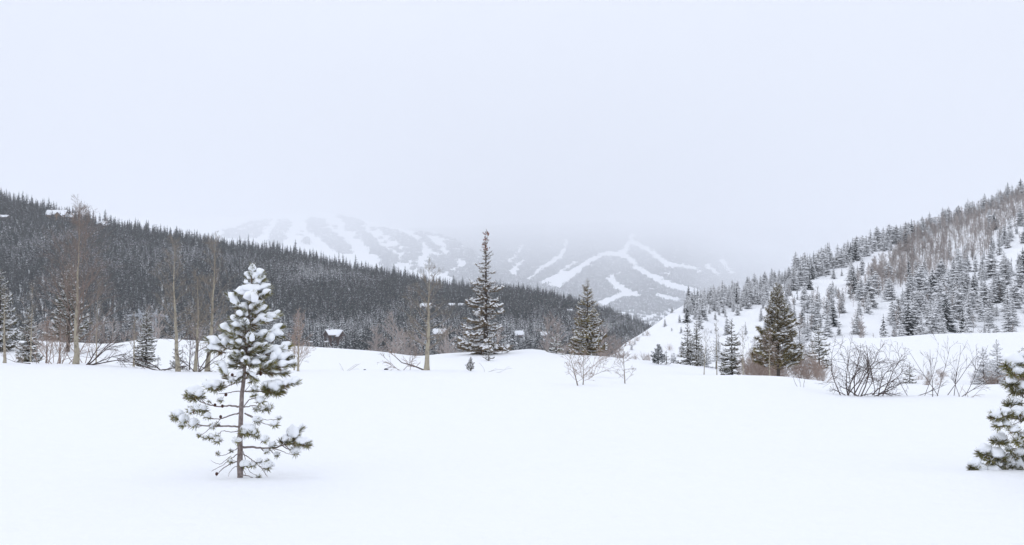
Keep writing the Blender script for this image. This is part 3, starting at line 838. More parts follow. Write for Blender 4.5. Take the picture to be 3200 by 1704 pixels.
bare_tree('aspen_sapling', 932, 41, 985, 0.045, 'bushy brown bare sapling just past the young pine', seed=11, lo=0.05, nl=26, ll=0.4, elev=(45, 70), twig=M_twig_red)
bare_tree('aspen_sapling', 920, 43, 1020, 0.03, 'short thin bare sapling against a bushier brown sapling', seed=12, lo=0.05, nl=16, ll=0.4, elev=(40, 70), twig=M_twig_red)
bare_tree('aspen_sapling', 2322, 50, 1030, 0.03, 'thin grey sapling between snowy spruce and olive pine', seed=13, nl=16, P=FEW, ll=0.34)
bare_tree('aspen_sapling', 2405, 48, 1045, 0.035, 'bare grey sapling in front of the olive pine trunk', seed=14, nl=22, ll=0.4, lo=0.2, twig=M_twig_red)
bare_tree('aspen_sapling', 2240, 60, 1000, 0.03, 'tall thin sapling between dark twin spruces and snowy spruce', seed=15, nl=14, P=FEW, ll=0.25)
bare_tree('aspen_sapling', 2200, 62, 1040, 0.03, 'bent bare sapling beside the dark twin spruces', seed=16, nl=16, P=FEW, ll=0.35, lean=0.06)
bare_tree('aspen_sapling', 145, 42, 1010, 0.04, 'reddish bare sapling beside the bushy small spruce', seed=17, nl=20, ll=0.45, lo=0.1, elev=(45, 70), twig=M_twig_red, bark=M_twig_red)
bare_tree('aspen_sapling', 186, 41.5, 985, 0.045, 'reddish stem sapling close to the tall fan aspen', seed=18, nl=18, ll=0.45, lo=0.12, elev=(45, 70), P=FEW, twig=M_twig_red, bark=M_twig_red)
bare_tree('aspen_sapling', 593, 43, 1035, 0.03, 'dark thin sapling between scarred and crooked aspens', seed=19, nl=16, ll=0.4, lo=0.1, twig=M_twig_dark, bark=M_twig_dark)
bare_tree('aspen_sapling', 300, 50, 905, 0.04, 'greyish bare sapling standing behind the low arching branches', seed=20, nl=16, ll=0.4, lo=0.15, elev=(45, 70), P=FEW)
bare_tree('aspen_sapling', 95, 50, 900, 0.04, 'brownish bare sapling rising behind the bushy small spruce', seed=21, nl=14, ll=0.4, lo=0.15, elev=(45, 70), P=FEW)

def shrub(name, px, depth, stems, label, seed=0, P=None, twig=M_twig_dark, cat='shrub', group=None, spread=0.15, zfun=None, r0=0.018, pos=None, lk=1.0):
    """stems: list of (azimuth lean in x, lean in y, length m)"""
    rnd = random.Random(seed)
    P = P or dict(wob=0.14, up=0.02, tip=0.0035, lev=2, kids=[7, 4], ang=(20, 60), ratio=(0.3, 0.55))
    if pos is None:
        x = at(px, 1180, depth)[0]; pos = (x, depth, float(ground_z(x, depth)) - 0.05)
    r = thing(name, pos, label, cat, group)
    for lx, ly, L in stems:
        m = MB()
        d = np.array((lx, ly, 1.0)); d /= np.linalg.norm(d)
        L *= lk
        limb(m, rnd, (rnd.uniform(-1, 1) * spread, rnd.uniform(-1, 1) * spread, 0), d, L, r0 * rnd.uniform(.7, 1.2), 0, P)
        m.build('stem', twig, r)
    return r
rr = random.Random(5)
WIL = dict(wob=0.2, up=0.0, tip=0.003, lev=2, kids=[9, 5], ang=(20, 65), ratio=(0.3, 0.6))
shrub('willow_shrub', 2655, 34, [(-.5, -.1, 2.3), (-.35, .3, 2.2), (-.1, 0, 2.4), (-.25, -.3, 2.0), (.1, .2, 2.2), (.3, -.2, 2.3), (.75, 0, 2.4), (1.0, .2, 2.6), (.5, .3, 2.4), (1.6, 0, 2.0), (-.9, 0, 1.0), (-1.2, .2, .9)],
      'large dark bare willow shrub with snow at its roots before the mound', 31, spread=0.35, r0=0.021, P=WIL, lk=.7)
shrub('willow_shrub', 2720, 34.5, [(.3, 0, 2.0), (.6, .2, 2.2), (1.3, 0, 2.0), (2.2, .1, 1.8), (.1, -.2, 1.8), (-.1, .1, 1.9), (3.0, 0, 1.4)],
      'tangled bare willow shrub arching low beside a larger dark one', 32, spread=0.35, r0=0.018, P=WIL, lk=.7)
shrub('willow_shrub', 2930, 34, [(-.65, 0, 2.3), (-.55, .1, 2.1), (.08, 0, 2.0), (.12, .1, 2.2), (.3, -.1, 2.2), (.45, .1, 2.4), (.6, 0, 2.4), (.85, .1, 2.3), (1.3, 0, 1.9), (-.2, .2, 1.2), (2.2, 0, 1.3)],
      'open straight-stemmed willow shrub between dark shrub and snowy pine', 33, spread=0.75, lk=.75, r0=0.011, P=dict(wob=0.06, up=0.0, tip=0.003, lev=2, kids=[6, 3], ang=(15, 50), ratio=(0.25, 0.5)))
ARCH = dict(wob=0.12, up=-0.03, tip=0.0035, lev=2, kids=[7, 4], ang=(20, 55), ratio=(0.3, 0.55))
shrub('arching_shrub', 268, 40.5, [(2.0, .1, 2.0), (1.2, 0, 1.7), (1.6, .3, 1.9), (3.0, 0, 1.5), (.6, .1, 1.2)], 'low bare branches arching beside the tall fan aspen', 34, ARCH, M_twig_dark, spread=.1, r0=0.026)
shrub('arching_shrub', 500, 40.8, [(-1.6, .1, 1.4), (-2.6, 0, 1.6), (1.6, .1, 1.0), (2.4, -.1, 1.2)], 'dark bare branches sprawling between spruce and crooked aspen', 35, ARCH, M_twig_dark, spread=.3, r0=0.024)
shrub('arching_shrub', 620, 41, [(.4, .1, 1.2), (1.2, 0, 1.3), (-.6, 0, 1.2), (1.8, .2, 1.3), (-1.4, .1, 1.1), (.1, .2, 1.5)], 'tangled brown shrub at the feet of the three aspens', 36, None, M_twig_dark, spread=.5, r0=0.02)
shrub('red_twig_shrub', 165, 41.2, [(x, rr.uniform(-.3, .3), rr.uniform(.9, 1.5)) for x in (-.9, -.6, -.3, 0, .25, .5, .8, 1.1)], 'reddish twig shrub in snow between small spruce and fan aspen', 37, None, M_twig_red, spread=.6, r0=0.016)
shrub('red_twig_shrub', 215, 44, [(x, rr.uniform(-.3, .3), rr.uniform(1.2, 2.2)) for x in (-.9, -.6, -.3, 0, .25, .5, .8, 1.1)], 'tall brownish twig thicket behind the fan aspen trunk', 38, None, M_twig_red, spread=.9, r0=0.016)
shrub('arching_shrub', 1262, 41, [(-.8, 0, .9), (-1.5, .1, .9), (.2, 0, 1.0), (.9, .1, .8)], 'low twiggy shrub beside the lone thick aspen', 39, ARCH, M_twig_red, spread=.25, r0=0.012)
shrub('arching_shrub', 1845, 38, [(.5, 0, 1.3), (.9, .2, 1.4), (1.3, 0, 1.2), (.2, .2, 1.1), (-.2, .1, .9)], 'fine twiggy shrub behind the leaning sapling', 40, None, M_twig_red, spread=.35, r0=0.01)
shrub('dry_weed', 1525, 40.5, [(-.2, 0, .45), (.9, 0, .6), (1.6, .1, .7), (2.2, 0, .6)], 'few thin dry stalks bending out of smooth snow', 41, dict(wob=.12, up=-.12, tip=.003, lev=1, kids=[1], ang=(15, 40), ratio=(.3, .5)), M_twig_aspen, spread=.5, r0=0.006)
shrub('dry_weed', 1072, 41, [(-.4, 0, .4), (.7, 0, .5), (1.2, .1, .6)], 'sparse dry stalks in snow near the bushy sapling', 42, dict(wob=.1, up=-.04, tip=.003, lev=1, kids=[2], ang=(15, 40), ratio=(.3, .5)), M_twig_aspen, spread=.3, r0=0.006)
shrub('dry_weed', 2515, 36, [(.3, 0, .6), (-.9, 0, .5), (-.3, 0, .4)], 'single curved dry stalk in snow before the olive pine', 43, dict(wob=.15, up=-.03, tip=.003, lev=1, kids=[2], ang=(15, 40), ratio=(.3, .5)), M_twig_dark, spread=.15, r0=0.007)
shrub('dry_weed', 3035, 33, [(-.4, 0, .4), (1.2, 0, .7), (.6, .1, .5), (2.0, 0, .6)], 'short dry twigs poking out of snow near the edge pine', 44, dict(wob=.12, up=-.03, tip=.003, lev=1, kids=[2], ang=(15, 40), ratio=(.3, .5)), M_twig_red, spread=.4, r0=0.008)
# dead branch lying on the snow by the lone aspen, and one on the mound
def fallen(px, depth, pts, r, label, seed):
    x = at(px, 1150, depth)[0]
    o = thing('fallen_branch', (x, depth, float(ground_z(x, depth))), label, 'branch')
    rnd = random.Random(seed); m = MB(); m.tube(pts, np.linspace(r, r * .3, len(pts)), 5); m.build('stem', M_twig_dark, o)
    t = MB()
    for i in range(14):
        j = rnd.randint(1, len(pts) - 1)
        limb(t, rnd, pts[j], (rnd.uniform(-1, .3), rnd.uniform(-.3, .3), rnd.uniform(.2, 1)), rnd.uniform(.25, .6), r * .35, 1, dict(wob=.15, up=0, tip=.003, lev=2, kids=[3, 2], ang=(20, 50), ratio=(.4, .6)))
    t.build('twigs', M_twig_red, o)
fallen(1326, 41, [(0, 0, .0), (-.3, 0, .12), (-.62, .05, .22), (-.85, .05, .28), (-1.1, .1, .5), (-1.25, .1, .62)], .03, 'dead dark branch lying in snow beside the lone aspen', 3)
fallen(95, 40, [(0, 0, .02), (-.3, 0, .05), (-.6, .05, .08), (-.95, .05, .22)], .018, 'thin dead branch lying flat on snow near the thin aspen', 4)

# bushes and brush on the snowy hill
HB = dict(wob=0.14, up=0.02, tip=0.0035, lev=1, kids=[7], ang=(15, 55), ratio=(0.4, 0.7))
def round_bush_mesh(seed):
    rnd = random.Random(seed); m = MB()
    for i in range(26):
        az = rnd.random() * 6.28; el = math.radians(rnd.uniform(15, 90))
        limb(m, rnd, (0, 0, 0), (math.cos(az) * math.cos(el), math.sin(az) * math.cos(el), math.sin(el)), rnd.uniform(.5, 1.1), .006, 0, HB)
    return m.mesh('bush', [M_twig_red])
bush_mesh = [round_bush_mesh(i) for i in range(4)]
for i, (bx, by, rp) in enumerate([(2022, 1050, 15), (1993, 1066, 15), (1968, 1080, 17), (2091, 1095, 17), (1984, 1020, 15), (1996, 1026, 12), (2010, 1128, 22), (1985, 1126, 18), (2030, 1127, 18), (1955, 1062, 12), (1975, 1035, 10), (1930, 1105, 16), (1945, 1122, 16), (1960, 1115, 10), (1940, 1085, 10)]):
    p = on_hill(zR, bx, by, 112, float(yR(at(bx, by, 1.)[0])) + 3)
    o = place('bare_bush', bush_mesh[i % 4]); s_ = rp * p[1] / FPX
    o.location = (p[0], p[1], p[2] - .05); o.scale = (s_ * 1.1, s_ * 1.1, s_ * 1.25); o.rotation_euler = (0, 0, i * 1.3)
    tag(o, 'rounded leafless brown bush on the low end of snowy hill', 'bush', 'brown bushes on the snowy hill')

def thin_aspen_mesh(seed):
    rnd = random.Random(seed); m = MB()
    x = rnd.uniform(-.04, .04)
    m.tube([(0, 0, -.03), (x * .5, 0, .5), (x, 0, 1)], [.011, .008, .003], 4, 0)
    for i in range(20):
        u = rnd.uniform(.22, .95); az = rnd.random() * 6.28; el = math.radians(rnd.uniform(35, 65)); L = .26 * (1.15 - .8 * u)
        p = np.array((x * u, 0, u)); d = np.array((math.cos(az) * math.cos(el), math.sin(az) * math.cos(el), math.sin(el)))
        m.tube([p, p + d * L * .5 + (0, 0, .01), p + d * L + (0, 0, .03)], [.0055, .004, .002], 3, 0)
        for k in range(3):
            f = rnd.uniform(.3, .9); e = d + np.array((rnd.gauss(0, .5), rnd.gauss(0, .5), rnd.gauss(.2, .3)))
            m.tube([p + d * L * f, p + d * L * f + e * L * .4], [.0035, .002], 3, 0)
    return m
M_grove = mat('twig_grove', (0.33, 0.29, 0.27), 0.9, vary=0.3)
asp = [thin_aspen_mesh(i).mesh('bare_aspen', [M_grove]) for i in range(6)]
rs = np.random.RandomState(99)
def poly_points(poly, n):
    X, Y, Z = hill2_sample(n)
    px, py = to_px(X, Y, Z)
    k = inside(poly, px, py)
    return X[k], Y[k], Z[k]
for nm, poly, n, hh in (('g', brown, 5400, (2.6, 5.0)), ('h', brown2, 2500, (3.0, 5.0))):
    X, Y, Z = poly_points(poly, n)
    H = rs.uniform(*hh, len(X))
    if nm == 'g':
        scatter('bare_aspen_grove', asp, np.stack([X, Y, Z - .1], 1), rs.rand(len(X)) * 6.28, np.stack([H * 1.0, H * 1.0, H], 1), rs.randint(0, 6, len(X)), 'stuff', 'brown leafless aspen grove spreading over the upper hillside')
        print('grove', len(X))
    else:
        for i in range(min(len(X), 60)):
            o = place('hillside_aspen', asp[i % 6]); o.location = (X[i], Y[i], Z[i] - .1); o.scale = (H[i], H[i], H[i]); o.rotation_euler = (0, 0, rs.rand() * 6.28)
            tag(o, 'thin leafless aspen standing on open snow below the brown grove', 'tree', 'thin aspens below the brown grove')
X, Y, Z = hill2_sample(1300)
px, py = to_px(X, Y, Z)
k = (px > 2420) & (py > 930) & (rs.rand(len(px)) < .5) & (px < 3300)
for c in clear: k &= ~inside(c, px, py)
k |= (px > 3050) & (py < 760) & (rs.rand(len(px)) < .8) & (px < 3300)
X, Y, Z = X[k], Y[k], Z[k]
H = rs.uniform(2.5, 4.5, len(X))
scatter('hillside_brush', asp, np.stack([X, Y, Z - .1], 1), rs.rand(len(X)) * 6.28, np.stack([H * 1.1, H * 1.1, H], 1), rs.randint(0, 6, len(X)), 'stuff', 'thin leafless brush mixed among the frosted conifers')

# brown brush thickets at the far edge of the snow field
def thicket(name, px0, px1, d0, d1, n, hlo, hhi, label, seed, protos=None, wide=1.3):
    r = np.random.RandomState(seed)
    Y = d0 + (d1 - d0) * r.rand(n)
    ax0, ax1 = at(px0, 1150, 1.)[0], at(px1, 1150, 1.)[0]
    X = (ax0 + (ax1 - ax0) * r.rand(n)) * Y
    Z = np.maximum(ground_z(X, Y), -20)
    H = r.uniform(hlo, hhi, n)
    protos = protos or asp
    return scatter(name, protos, np.stack([X, Y, Z - .05], 1), r.rand(n) * 6.28, np.stack([H * wide, H * wide, H], 1), r.randint(0, len(protos), n), 'stuff', label)
thicket('brown_thicket', 2330, 2590, 56, 68, 30, .6, 1.7, 'tangled reddish brown brush around the olive pine', 51, bush_mesh, .75)
thicket('reed_thicket', 2860, 2960, 56, 66, 16, .25, .6, 'low brown reeds behind the open willow shrub', 52, bush_mesh, .6)
thicket('red_brush', 3040, 3230, 56, 64, 26, .4, .8, 'reddish brush at the feet of the paired conifers', 53, bush_mesh, .9)
thicket('valley_brush', -60, 700, 96, 125, 70, 3.0, 5.5, 'brown leafless brush at the hidden valley foot', 54)
thicket('valley_thicket', 1150, 1560, 100, 130, 60, 4.0, 7.0, 'greyish leafless brush between mound and forest', 55)
thicket('valley_scrub', 1700, 1960, 100, 122, 36, 4.0, 6.5, 'brownish leafless scrub behind the olive spruce', 56)

# ------------------------------------------------------------------ conifers of the middle distance, bough by bough
def spruce_bough(seed, snow=0.8, nr=0.05):
    rnd = random.Random(seed)
    nd, sn = MB(), MB()
    def sprig(p0, p1, r):
        p0, p1 = np.array(p0, float), np.array(p1, float)
        nd.spindle(p0, p1, r, flat=0.8)
        d = p1 - p0
        for q in range(6):
            f = rnd.uniform(.1, 1); b = p0 + d * f
            e = np.array((rnd.gauss(0, 1), rnd.gauss(0, 1), rnd.gauss(-.4, .7))); e /= np.linalg.norm(e) + 1e-9
            t = b + (e * 0.9 + d / (np.linalg.norm(d) + 1e-9) * 0.8) * r * 1.7
            w = np.cross(e, d); w = w / (np.linalg.norm(w) + 1e-9) * r * .4
            nd.add([b + w, b - w, t], [(0, 1, 2)])
        if rnd.random() < snow:
            a0, a1 = rnd.uniform(0, .3), rnd.uniform(.75, 1.02)
            up = np.array((0, 0, r * rnd.uniform(.65, 1.0)))
            sn.spindle(p0 + d * a0 + up, p0 + d * a1 + up * .75, r * rnd.uniform(.95, 1.5), flat=rnd.uniform(.65, .95), k=rnd.uniform(.4, .7))
    droop = rnd.uniform(.0, .25)
    axis = lambda u: np.array((u, 0.04 * math.sin(u * 5 + seed), -droop * math.sin(u * 2.2) + 0.18 * u ** 3))
    for i in range(4): sprig(axis(i / 4 * .9 + .08), axis((i + 1) / 4 * .9 + .1), nr)
    for i in range(9):
        u = 0.18 + 0.75 * i / 9 + rnd.uniform(-.03, .03)
        for sd in (-1, 1):
            if rnd.random() < .12: continue
            L = (0.36 * (1 - u * .6)) * rnd.uniform(.7, 1.2)
            p = axis(u)
            sprig(p, p + np.array((L * .75, sd * L * .75, -L * rnd.uniform(-.05, .35))), nr * .85)
    return nd, sn
def pine_bough(seed, snow=0.8):
    rnd = random.Random(seed)
    nd, sn = MB(), MB()
    axis = lambda u: np.array((u, 0.05 * math.sin(u * 4 + seed), 0.05 * u + 0.22 * u ** 2))
    nd.tube([axis(u) for u in (0, .33, .66, .9)], [.022, .016, .012, .008], 3)
    spots = [(axis(.98), 0.17)] + [(axis(rnd.uniform(.4, .9)) + np.array((rnd.uniform(0, .15), rnd.uniform(-.26, .26), rnd.uniform(-.02, .1))), rnd.uniform(.10, .16)) for i in range(11)]
    for c, r in spots:
        for k in range(34):
            e = np.array((rnd.gauss(.5, .7), rnd.gauss(0, .8), rnd.gauss(.15, .65))); e /= np.linalg.norm(e)
            w = np.cross(e, (rnd.random(), rnd.random(), rnd.random())); w = w / (np.linalg.norm(w) + 1e-9) * .016
            nd.add([c - e * .02 + w, c - e * .02 - w, c + e * r * rnd.uniform(.8, 1.2)], [(0, 1, 2)])
        if rnd.random() < snow:
            q = r * rnd.uniform(.55, .95)
            sn.spindle(c + (-q * .8, 0, r * .28), c + (q * 1.0, rnd.uniform(-.3, .3) * q, r * .38), q * .62, flat=.75, k=.5)
            sn.spindle(c + (0, -q * .8, r * .28), c + (0, q * .8, r * .30), q * .5, flat=.7, k=.5)
    return nd, sn
SB = [spruce_bough(i, .9, .06) for i in range(7)]
SB_light = [spruce_bough(20 + i, .6, .05) for i in range(5)]
PB = [pine_bough(40 + i) for i in range(6)]
PB_heavy = [pine_bough(60 + i, 1.0) for i in range(6)]
def bough_data(kinds, nm, needle):
    return [(a.mesh(nm, [needle]), b.mesh(nm + '_snow', [M_snow_far])) for a, b in kinds]

def conifer(name, px, depth, top_py, hw, label, kinds, data=None, needle=M_needle_mid, seed=0, step=0.30, per=6, lo=0.03, power=0.85, gap=0.1, elev=(-12, 12), top_elev=45, wide=0.85, bark=M_bark_far, base=None, irr=0.3, lean=0.0, parts=True, cones=0):
    rnd = random.Random(seed)
    x = at(px, 1120, depth)[0]
    z = float(ground_z(x, depth)) if base is None else base
    h = at(px, top_py, depth)[2] - z
    R = hw * depth / FPX
    r = thing(name, (x, depth, z - 0.05), label, 'tree')
    m = MB(); m.tube([(0, 0, 0), (lean * h * .3, 0, h * .3), (lean * h * .6, 0, h * .6), (lean * h, 0, h * .985)], [h * .016 + .02, h * .012 + .01, h * .007 + .006, .004], 7); m.build('trunk', bark, r, True)
    nd, sn = MB(), MB()
    zz = lo * h
    while zz < h * 0.97:
        u = zz / h
        rad = R * (1 - u) ** power + 0.03 * h * (1 - u) + 0.06
        k = max(3, int(round(per * (1 - 0.35 * u))))
        a0 = rnd.random() * 6.28
        for j in range(k):
            if rnd.random() < gap: continue
            L = rad * (1 + rnd.uniform(-irr, irr * .8))
            az = a0 + j * 6.283 / k + rnd.uniform(-.35, .35)
            el = math.radians(rnd.uniform(*elev) + top_elev * max(0, (u - .55) / .45) ** 1.5)
            M = Matrix.Translation((lean * zz, 0, zz + rnd.uniform(-.5, .5) * step)) @ Matrix.Rotation(az, 4, 'Z') @ Matrix.Rotation(-el, 4, 'Y') @ Matrix.Rotation(rnd.uniform(-.25, .25), 4, 'X') @ Matrix.Diagonal((L, L * wide * rnd.uniform(.8, 1.2), L * .9, 1))
            q = rnd.randrange(len(kinds))
            if parts:
                b = place('bough', data[q][0], r, mat=M)
                place('bough_snow', data[q][1], b)
            else:
                Mn = np.array(M)
                for src, dst in ((kinds[q][0], nd), (kinds[q][1], sn)):
                    v = src.verts()
                    if len(v): dst.add(v @ Mn[:3, :3].T + Mn[:3, 3], src.f)
        zz += step * (1.0 - 0.45 * u) * rnd.uniform(.8, 1.2)
    # leader
    M = Matrix.Translation((lean * h, 0, h * .955)) @ Matrix.Rotation(-math.pi / 2, 4, 'Y') @ Matrix.Diagonal((h * .05, h * .035, h * .035, 1))
    if parts:
        b = place('bough', data[0][0], r, mat=M); place('bough_snow', data[0][1], b)
    else:
        Mn = np.array(M)
        for src, dst in ((kinds[0][0], nd), (kinds[0][1], sn)):
            dst.add(src.verts() @ Mn[:3, :3].T + Mn[:3, 3], src.f)
        nd.build('crown', needle, r); sn.build('crown_snow', M_snow_far, r)
    if cones:
        for i in range(cones):
            u = rnd.uniform(.84, .99); az = rnd.random() * 6.28; q = rnd.uniform(.06, .26)
            c = MB(); p = np.array((math.cos(az) * q, math.sin(az) * q, h * u)); c.spindle(p, p + np.array((rnd.uniform(-.02, .02), 0, -.13)), .035, k=.45)
            c.build('spruce_cone', M_cone_red, r)
    return r
D_spruce = bough_data(SB, 'spruce_bough', M_needle_mid)
D_rust = bough_data(SB, 'rusty_bough', M_needle_rust)
D_olive = bough_data(SB_light, 'olive_bough', M_needle_brown)
D_pine = bough_data(PB, 'pine_bough', M_needle_brown)
D_pineh = bough_data(PB_heavy, 'snowy_pine_bough', M_needle_mid)
conifer('spruce_tree', 1518, 72, 716, 62, 'tall ragged spruce with rusty cones at its thin top', SB, D_rust, needle=M_needle_rust, seed=1, step=.26, per=10, power=1.05, gap=.36, irr=.75, cones=60, elev=(-16, 20))
conifer('spruce_tree', 1836, 78, 868, 56, 'olive spruce between the snow dome and low brown bushes', SB_light, D_olive, seed=2, step=.27, per=8, power=.75, gap=.08, elev=(0, 22))
conifer('pine_tree', 2432, 54, 886, 68, 'broad olive pine with bare lower trunk amid brown brush', PB, D_pine, seed=3, step=.21, per=9, power=.6, gap=.08, lo=.12, elev=(0, 28), wide=1.1)
conifer('pine_tree', 212, 66, 808, 56, 'snow-laden pine standing behind the tall fan aspen', PB_heavy, D_pineh, seed=4, step=.30, per=8, power=.7, gap=.15, lo=.1, elev=(0, 25), wide=.8)
conifer('spruce_tree', -4, 66, 838, 58, 'tall snowy spruce by the thin aspen on the mound', SB, D_spruce, seed=5, step=.28, per=9, power=.7, gap=.1, elev=(-15, 10))
conifer('spruce_tree', 88, 58, 955, 34, 'small bushy spruce thick with snow beside reddish saplings', SB, D_spruce, seed=6, step=.17, per=9, power=.7, gap=.06, wide=1.1, elev=(-12, 10), lo=.02)
conifer('spruce_tree', 456, 54, 966, 34, 'small layered spruce in front of the steel power pylon', SB, D_spruce, seed=7, step=.17, per=9, power=.65, gap=.06, elev=(-10, 8), lo=.05, wide=1.1)
conifer('spruce_sapling', 553, 52, 1064, 20, 'tiny dark conifer half hidden behind the crooked aspen', PB_heavy, needle=M_needle_mid, seed=8, step=.16, per=6, power=.7, parts=False, elev=(0, 30))
conifer('spruce_sapling', 494, 53, 1108, 12, 'tiny sparse spruce seedling beside the layered spruce', SB_light, needle=M_needle_mid, seed=9, step=.14, per=5, parts=False)
conifer('spruce_tree', 1738, 74, 1040, 30, 'short spruce with thick white snow beside the snow dome', SB, needle=M_needle_mid, seed=10, step=.24, per=7, power=.7, parts=False)
conifer('pine_sapling', 1471, 41, 1117, 15, 'tiny round snowy conifer alone on smooth snow', PB_heavy, needle=M_needle_mid, seed=11, step=.09, per=6, power=.6, parts=False, elev=(20, 50), lo=.05)
conifer('spruce_sapling', 1527, 66, 1075, 16, 'sparse snowy sapling at the foot of the ragged spruce', SB, needle=M_needle_mid, seed=12, step=.16, per=5, parts=False, gap=.2, elev=(0, 25))
conifer('spruce_tree', 2150, 78, 1006, 30, 'dark narrow spruce, the slightly wider of a close pair', SB_light, needle=M_needle_mid, seed=13, step=.2, per=9, power=.75, parts=False, elev=(-15, 10))
conifer('spruce_tree', 2177, 79, 998, 26, 'dark narrow spruce, the taller of a close pair', SB_light, needle=M_needle_mid, seed=14, step=.2, per=9, power=.75, parts=False, elev=(-15, 10))
conifer('spruce_tree', 2287, 60, 995, 40, 'sparse snowy spruce standing between bare saplings', SB, D_spruce, seed=15, step=.2, per=8, power=.75, gap=.12, wide=1.0, elev=(-12, 14))
conifer('pine_sapling', 2057, 72, 1082, 24, 'squat dark green conifer beside the foot of snowy hill', PB, needle=M_needle_far, seed=16, step=.2, per=9, power=.45, parts=False, elev=(5, 40))
conifer('spruce_sapling', 2083, 73, 1092, 12, 'small slim conifer beside the squat dark one', SB_light, needle=M_needle_mid, seed=17, step=.2, per=6, parts=False)
conifer('frosted_conifer', 2106, 80, 1100, 18, 'low frosted conifer between squat conifer and dark spruce pair', SB, needle=M_needle_frost, seed=18, step=.2, per=8, parts=False)
conifer('frosted_conifer', 2238, 76, 1055, 17, 'oval frosted conifer behind a tall thin sapling', SB, needle=M_needle_frost, seed=19, step=.22, per=8, power=.5, parts=False, lo=.25)
conifer('frosted_conifer', 2208, 80, 1082, 24, 'wide frosted conifer beside the dark spruce pair', SB, needle=M_needle_frost, seed=20, step=.22, per=8, power=.6, parts=False)
conifer('frosted_conifer', 2262, 84, 1085, 20, 'pale frosted conifer tucked behind the sparse snowy spruce', SB, needle=M_needle_frost, seed=21, step=.22, per=8, power=.6, parts=False)
conifer('frosted_conifer', 2358, 76, 1050, 22, 'narrow frosted conifer close against the olive pine', SB, needle=M_needle_frost, seed=22, step=.24, per=8, power=.6, parts=False)
conifer('frosted_conifer', 2500, 74, 1005, 36, 'frosted conifer rising from brown brush behind the olive pine', SB, needle=M_needle_frost, seed=23, step=.26, per=8, power=.6, parts=False)
conifer('frosted_conifer', 2560, 70, 1010, 36, 'brownish frosted conifer behind the large willow shrub', SB, needle=M_needle_mid, seed=24, step=.26, per=8, power=.6, parts=False)
conifer('frosted_conifer', 3072, 58, 1080, 32, 'shorter frosted conifer of the pair by reddish brush', SB, needle=M_needle_frost, seed=25, step=.18, per=8, power=.7, parts=False)
conifer('frosted_conifer', 3116, 59, 1060, 34, 'taller frosted conifer of the pair by reddish brush', SB, needle=M_needle_frost, seed=26, step=.18, per=8, power=.7, parts=False)
conifer('spruce_sapling', 2842, 60, 1128, 18, 'small dark conifer seen through the willow shrubs', SB_light, needle=M_needle_mid, seed=27, step=.16, per=8, parts=False)
conifer('frosted_conifer', 3195, 60, 1082, 26, 'dark frosted conifer behind the big snow-capped edge pine', SB, needle=M_needle_mid, seed=28, step=.18, per=8, parts=False)

# ------------------------------------------------------------------ young pines with snow-capped needle tufts
def needle_ball(seed, n=95, dead=0.05):
    rnd = random.Random(seed); m = MB()
    m.tube([(-.5, 0, -.1), (0, 0, 0), (.3, 0, .05)], [.07, .06, .03], 4, 1)
    for k in range(n):
        e = np.array((rnd.gauss(.35, .75), rnd.gauss(0, .75), rnd.gauss(.05, .7))); e /= np.linalg.norm(e)
        b = np.array((rnd.uniform(-.15, .35), rnd.uniform(-.1, .1), rnd.uniform(-.08, .1)))
        L = rnd.uniform(.75, 1.08)
        w = np.cross(e, (rnd.random() - .5, rnd.random() - .5, rnd.random() - .5)); w = w / (np.linalg.norm(w) + 1e-9) * .042
        mid = b + e * L * .55 + np.array((0, 0, -.03)); tip = b + e * L + np.array((0.04, 0, -.02))
        m.add([b + w, b - w, mid - w, mid + w, tip], [(0, 1, 2, 3), (3, 2, 4)], 2 if rnd.random() < dead else (3 if rnd.random() < .12 + .2 * (e[2] > .2) else 0))
    return m.mesh('needle_tuft', [M_needle_pine, M_bark_pine, M_needle_dead, M_snow])
def needle_shoot(seed, n=190):
    """unit shoot along +x, needles swept forward"""
    rnd = random.Random(seed); m = MB()
    m.tube([(-.1, 0, -.02), (.5, 0, 0), (1, 0, .02)], [.035, .03, .015], 4, 1)
    for k in range(n):
        u = rnd.uniform(.02, 1.02); az = rnd.random() * 6.28
        an = math.radians(rnd.uniform(35, 70) * (1.05 - .45 * u))
        e = np.array((math.cos(an), math.sin(an) * math.cos(az), math.sin(an) * math.sin(az) - .06)); e /= np.linalg.norm(e)
        b = np.array((u, 0, 0.02 * u)); L = rnd.uniform(.26, .38)
        w = np.cross(e, (rnd.random() - .5, rnd.random() - .5, rnd.random() - .5)); w = w / (np.linalg.norm(w) + 1e-9) * .013
        mid = b + e * L * .55; tip = b + e * L + np.array((.02, 0, -.01))
        m.add([b + w, b - w, mid - w, mid + w, tip], [(0, 1, 2, 3), (3, 2, 4)], 2 if (u < .3 and rnd.random() < .4) else (3 if rnd.random() < .16 + .2 * (e[2] > .2) else 0))
    return m.mesh('needle_shoot', [M_needle_pine, M_bark_pine, M_needle_dead, M_snow])
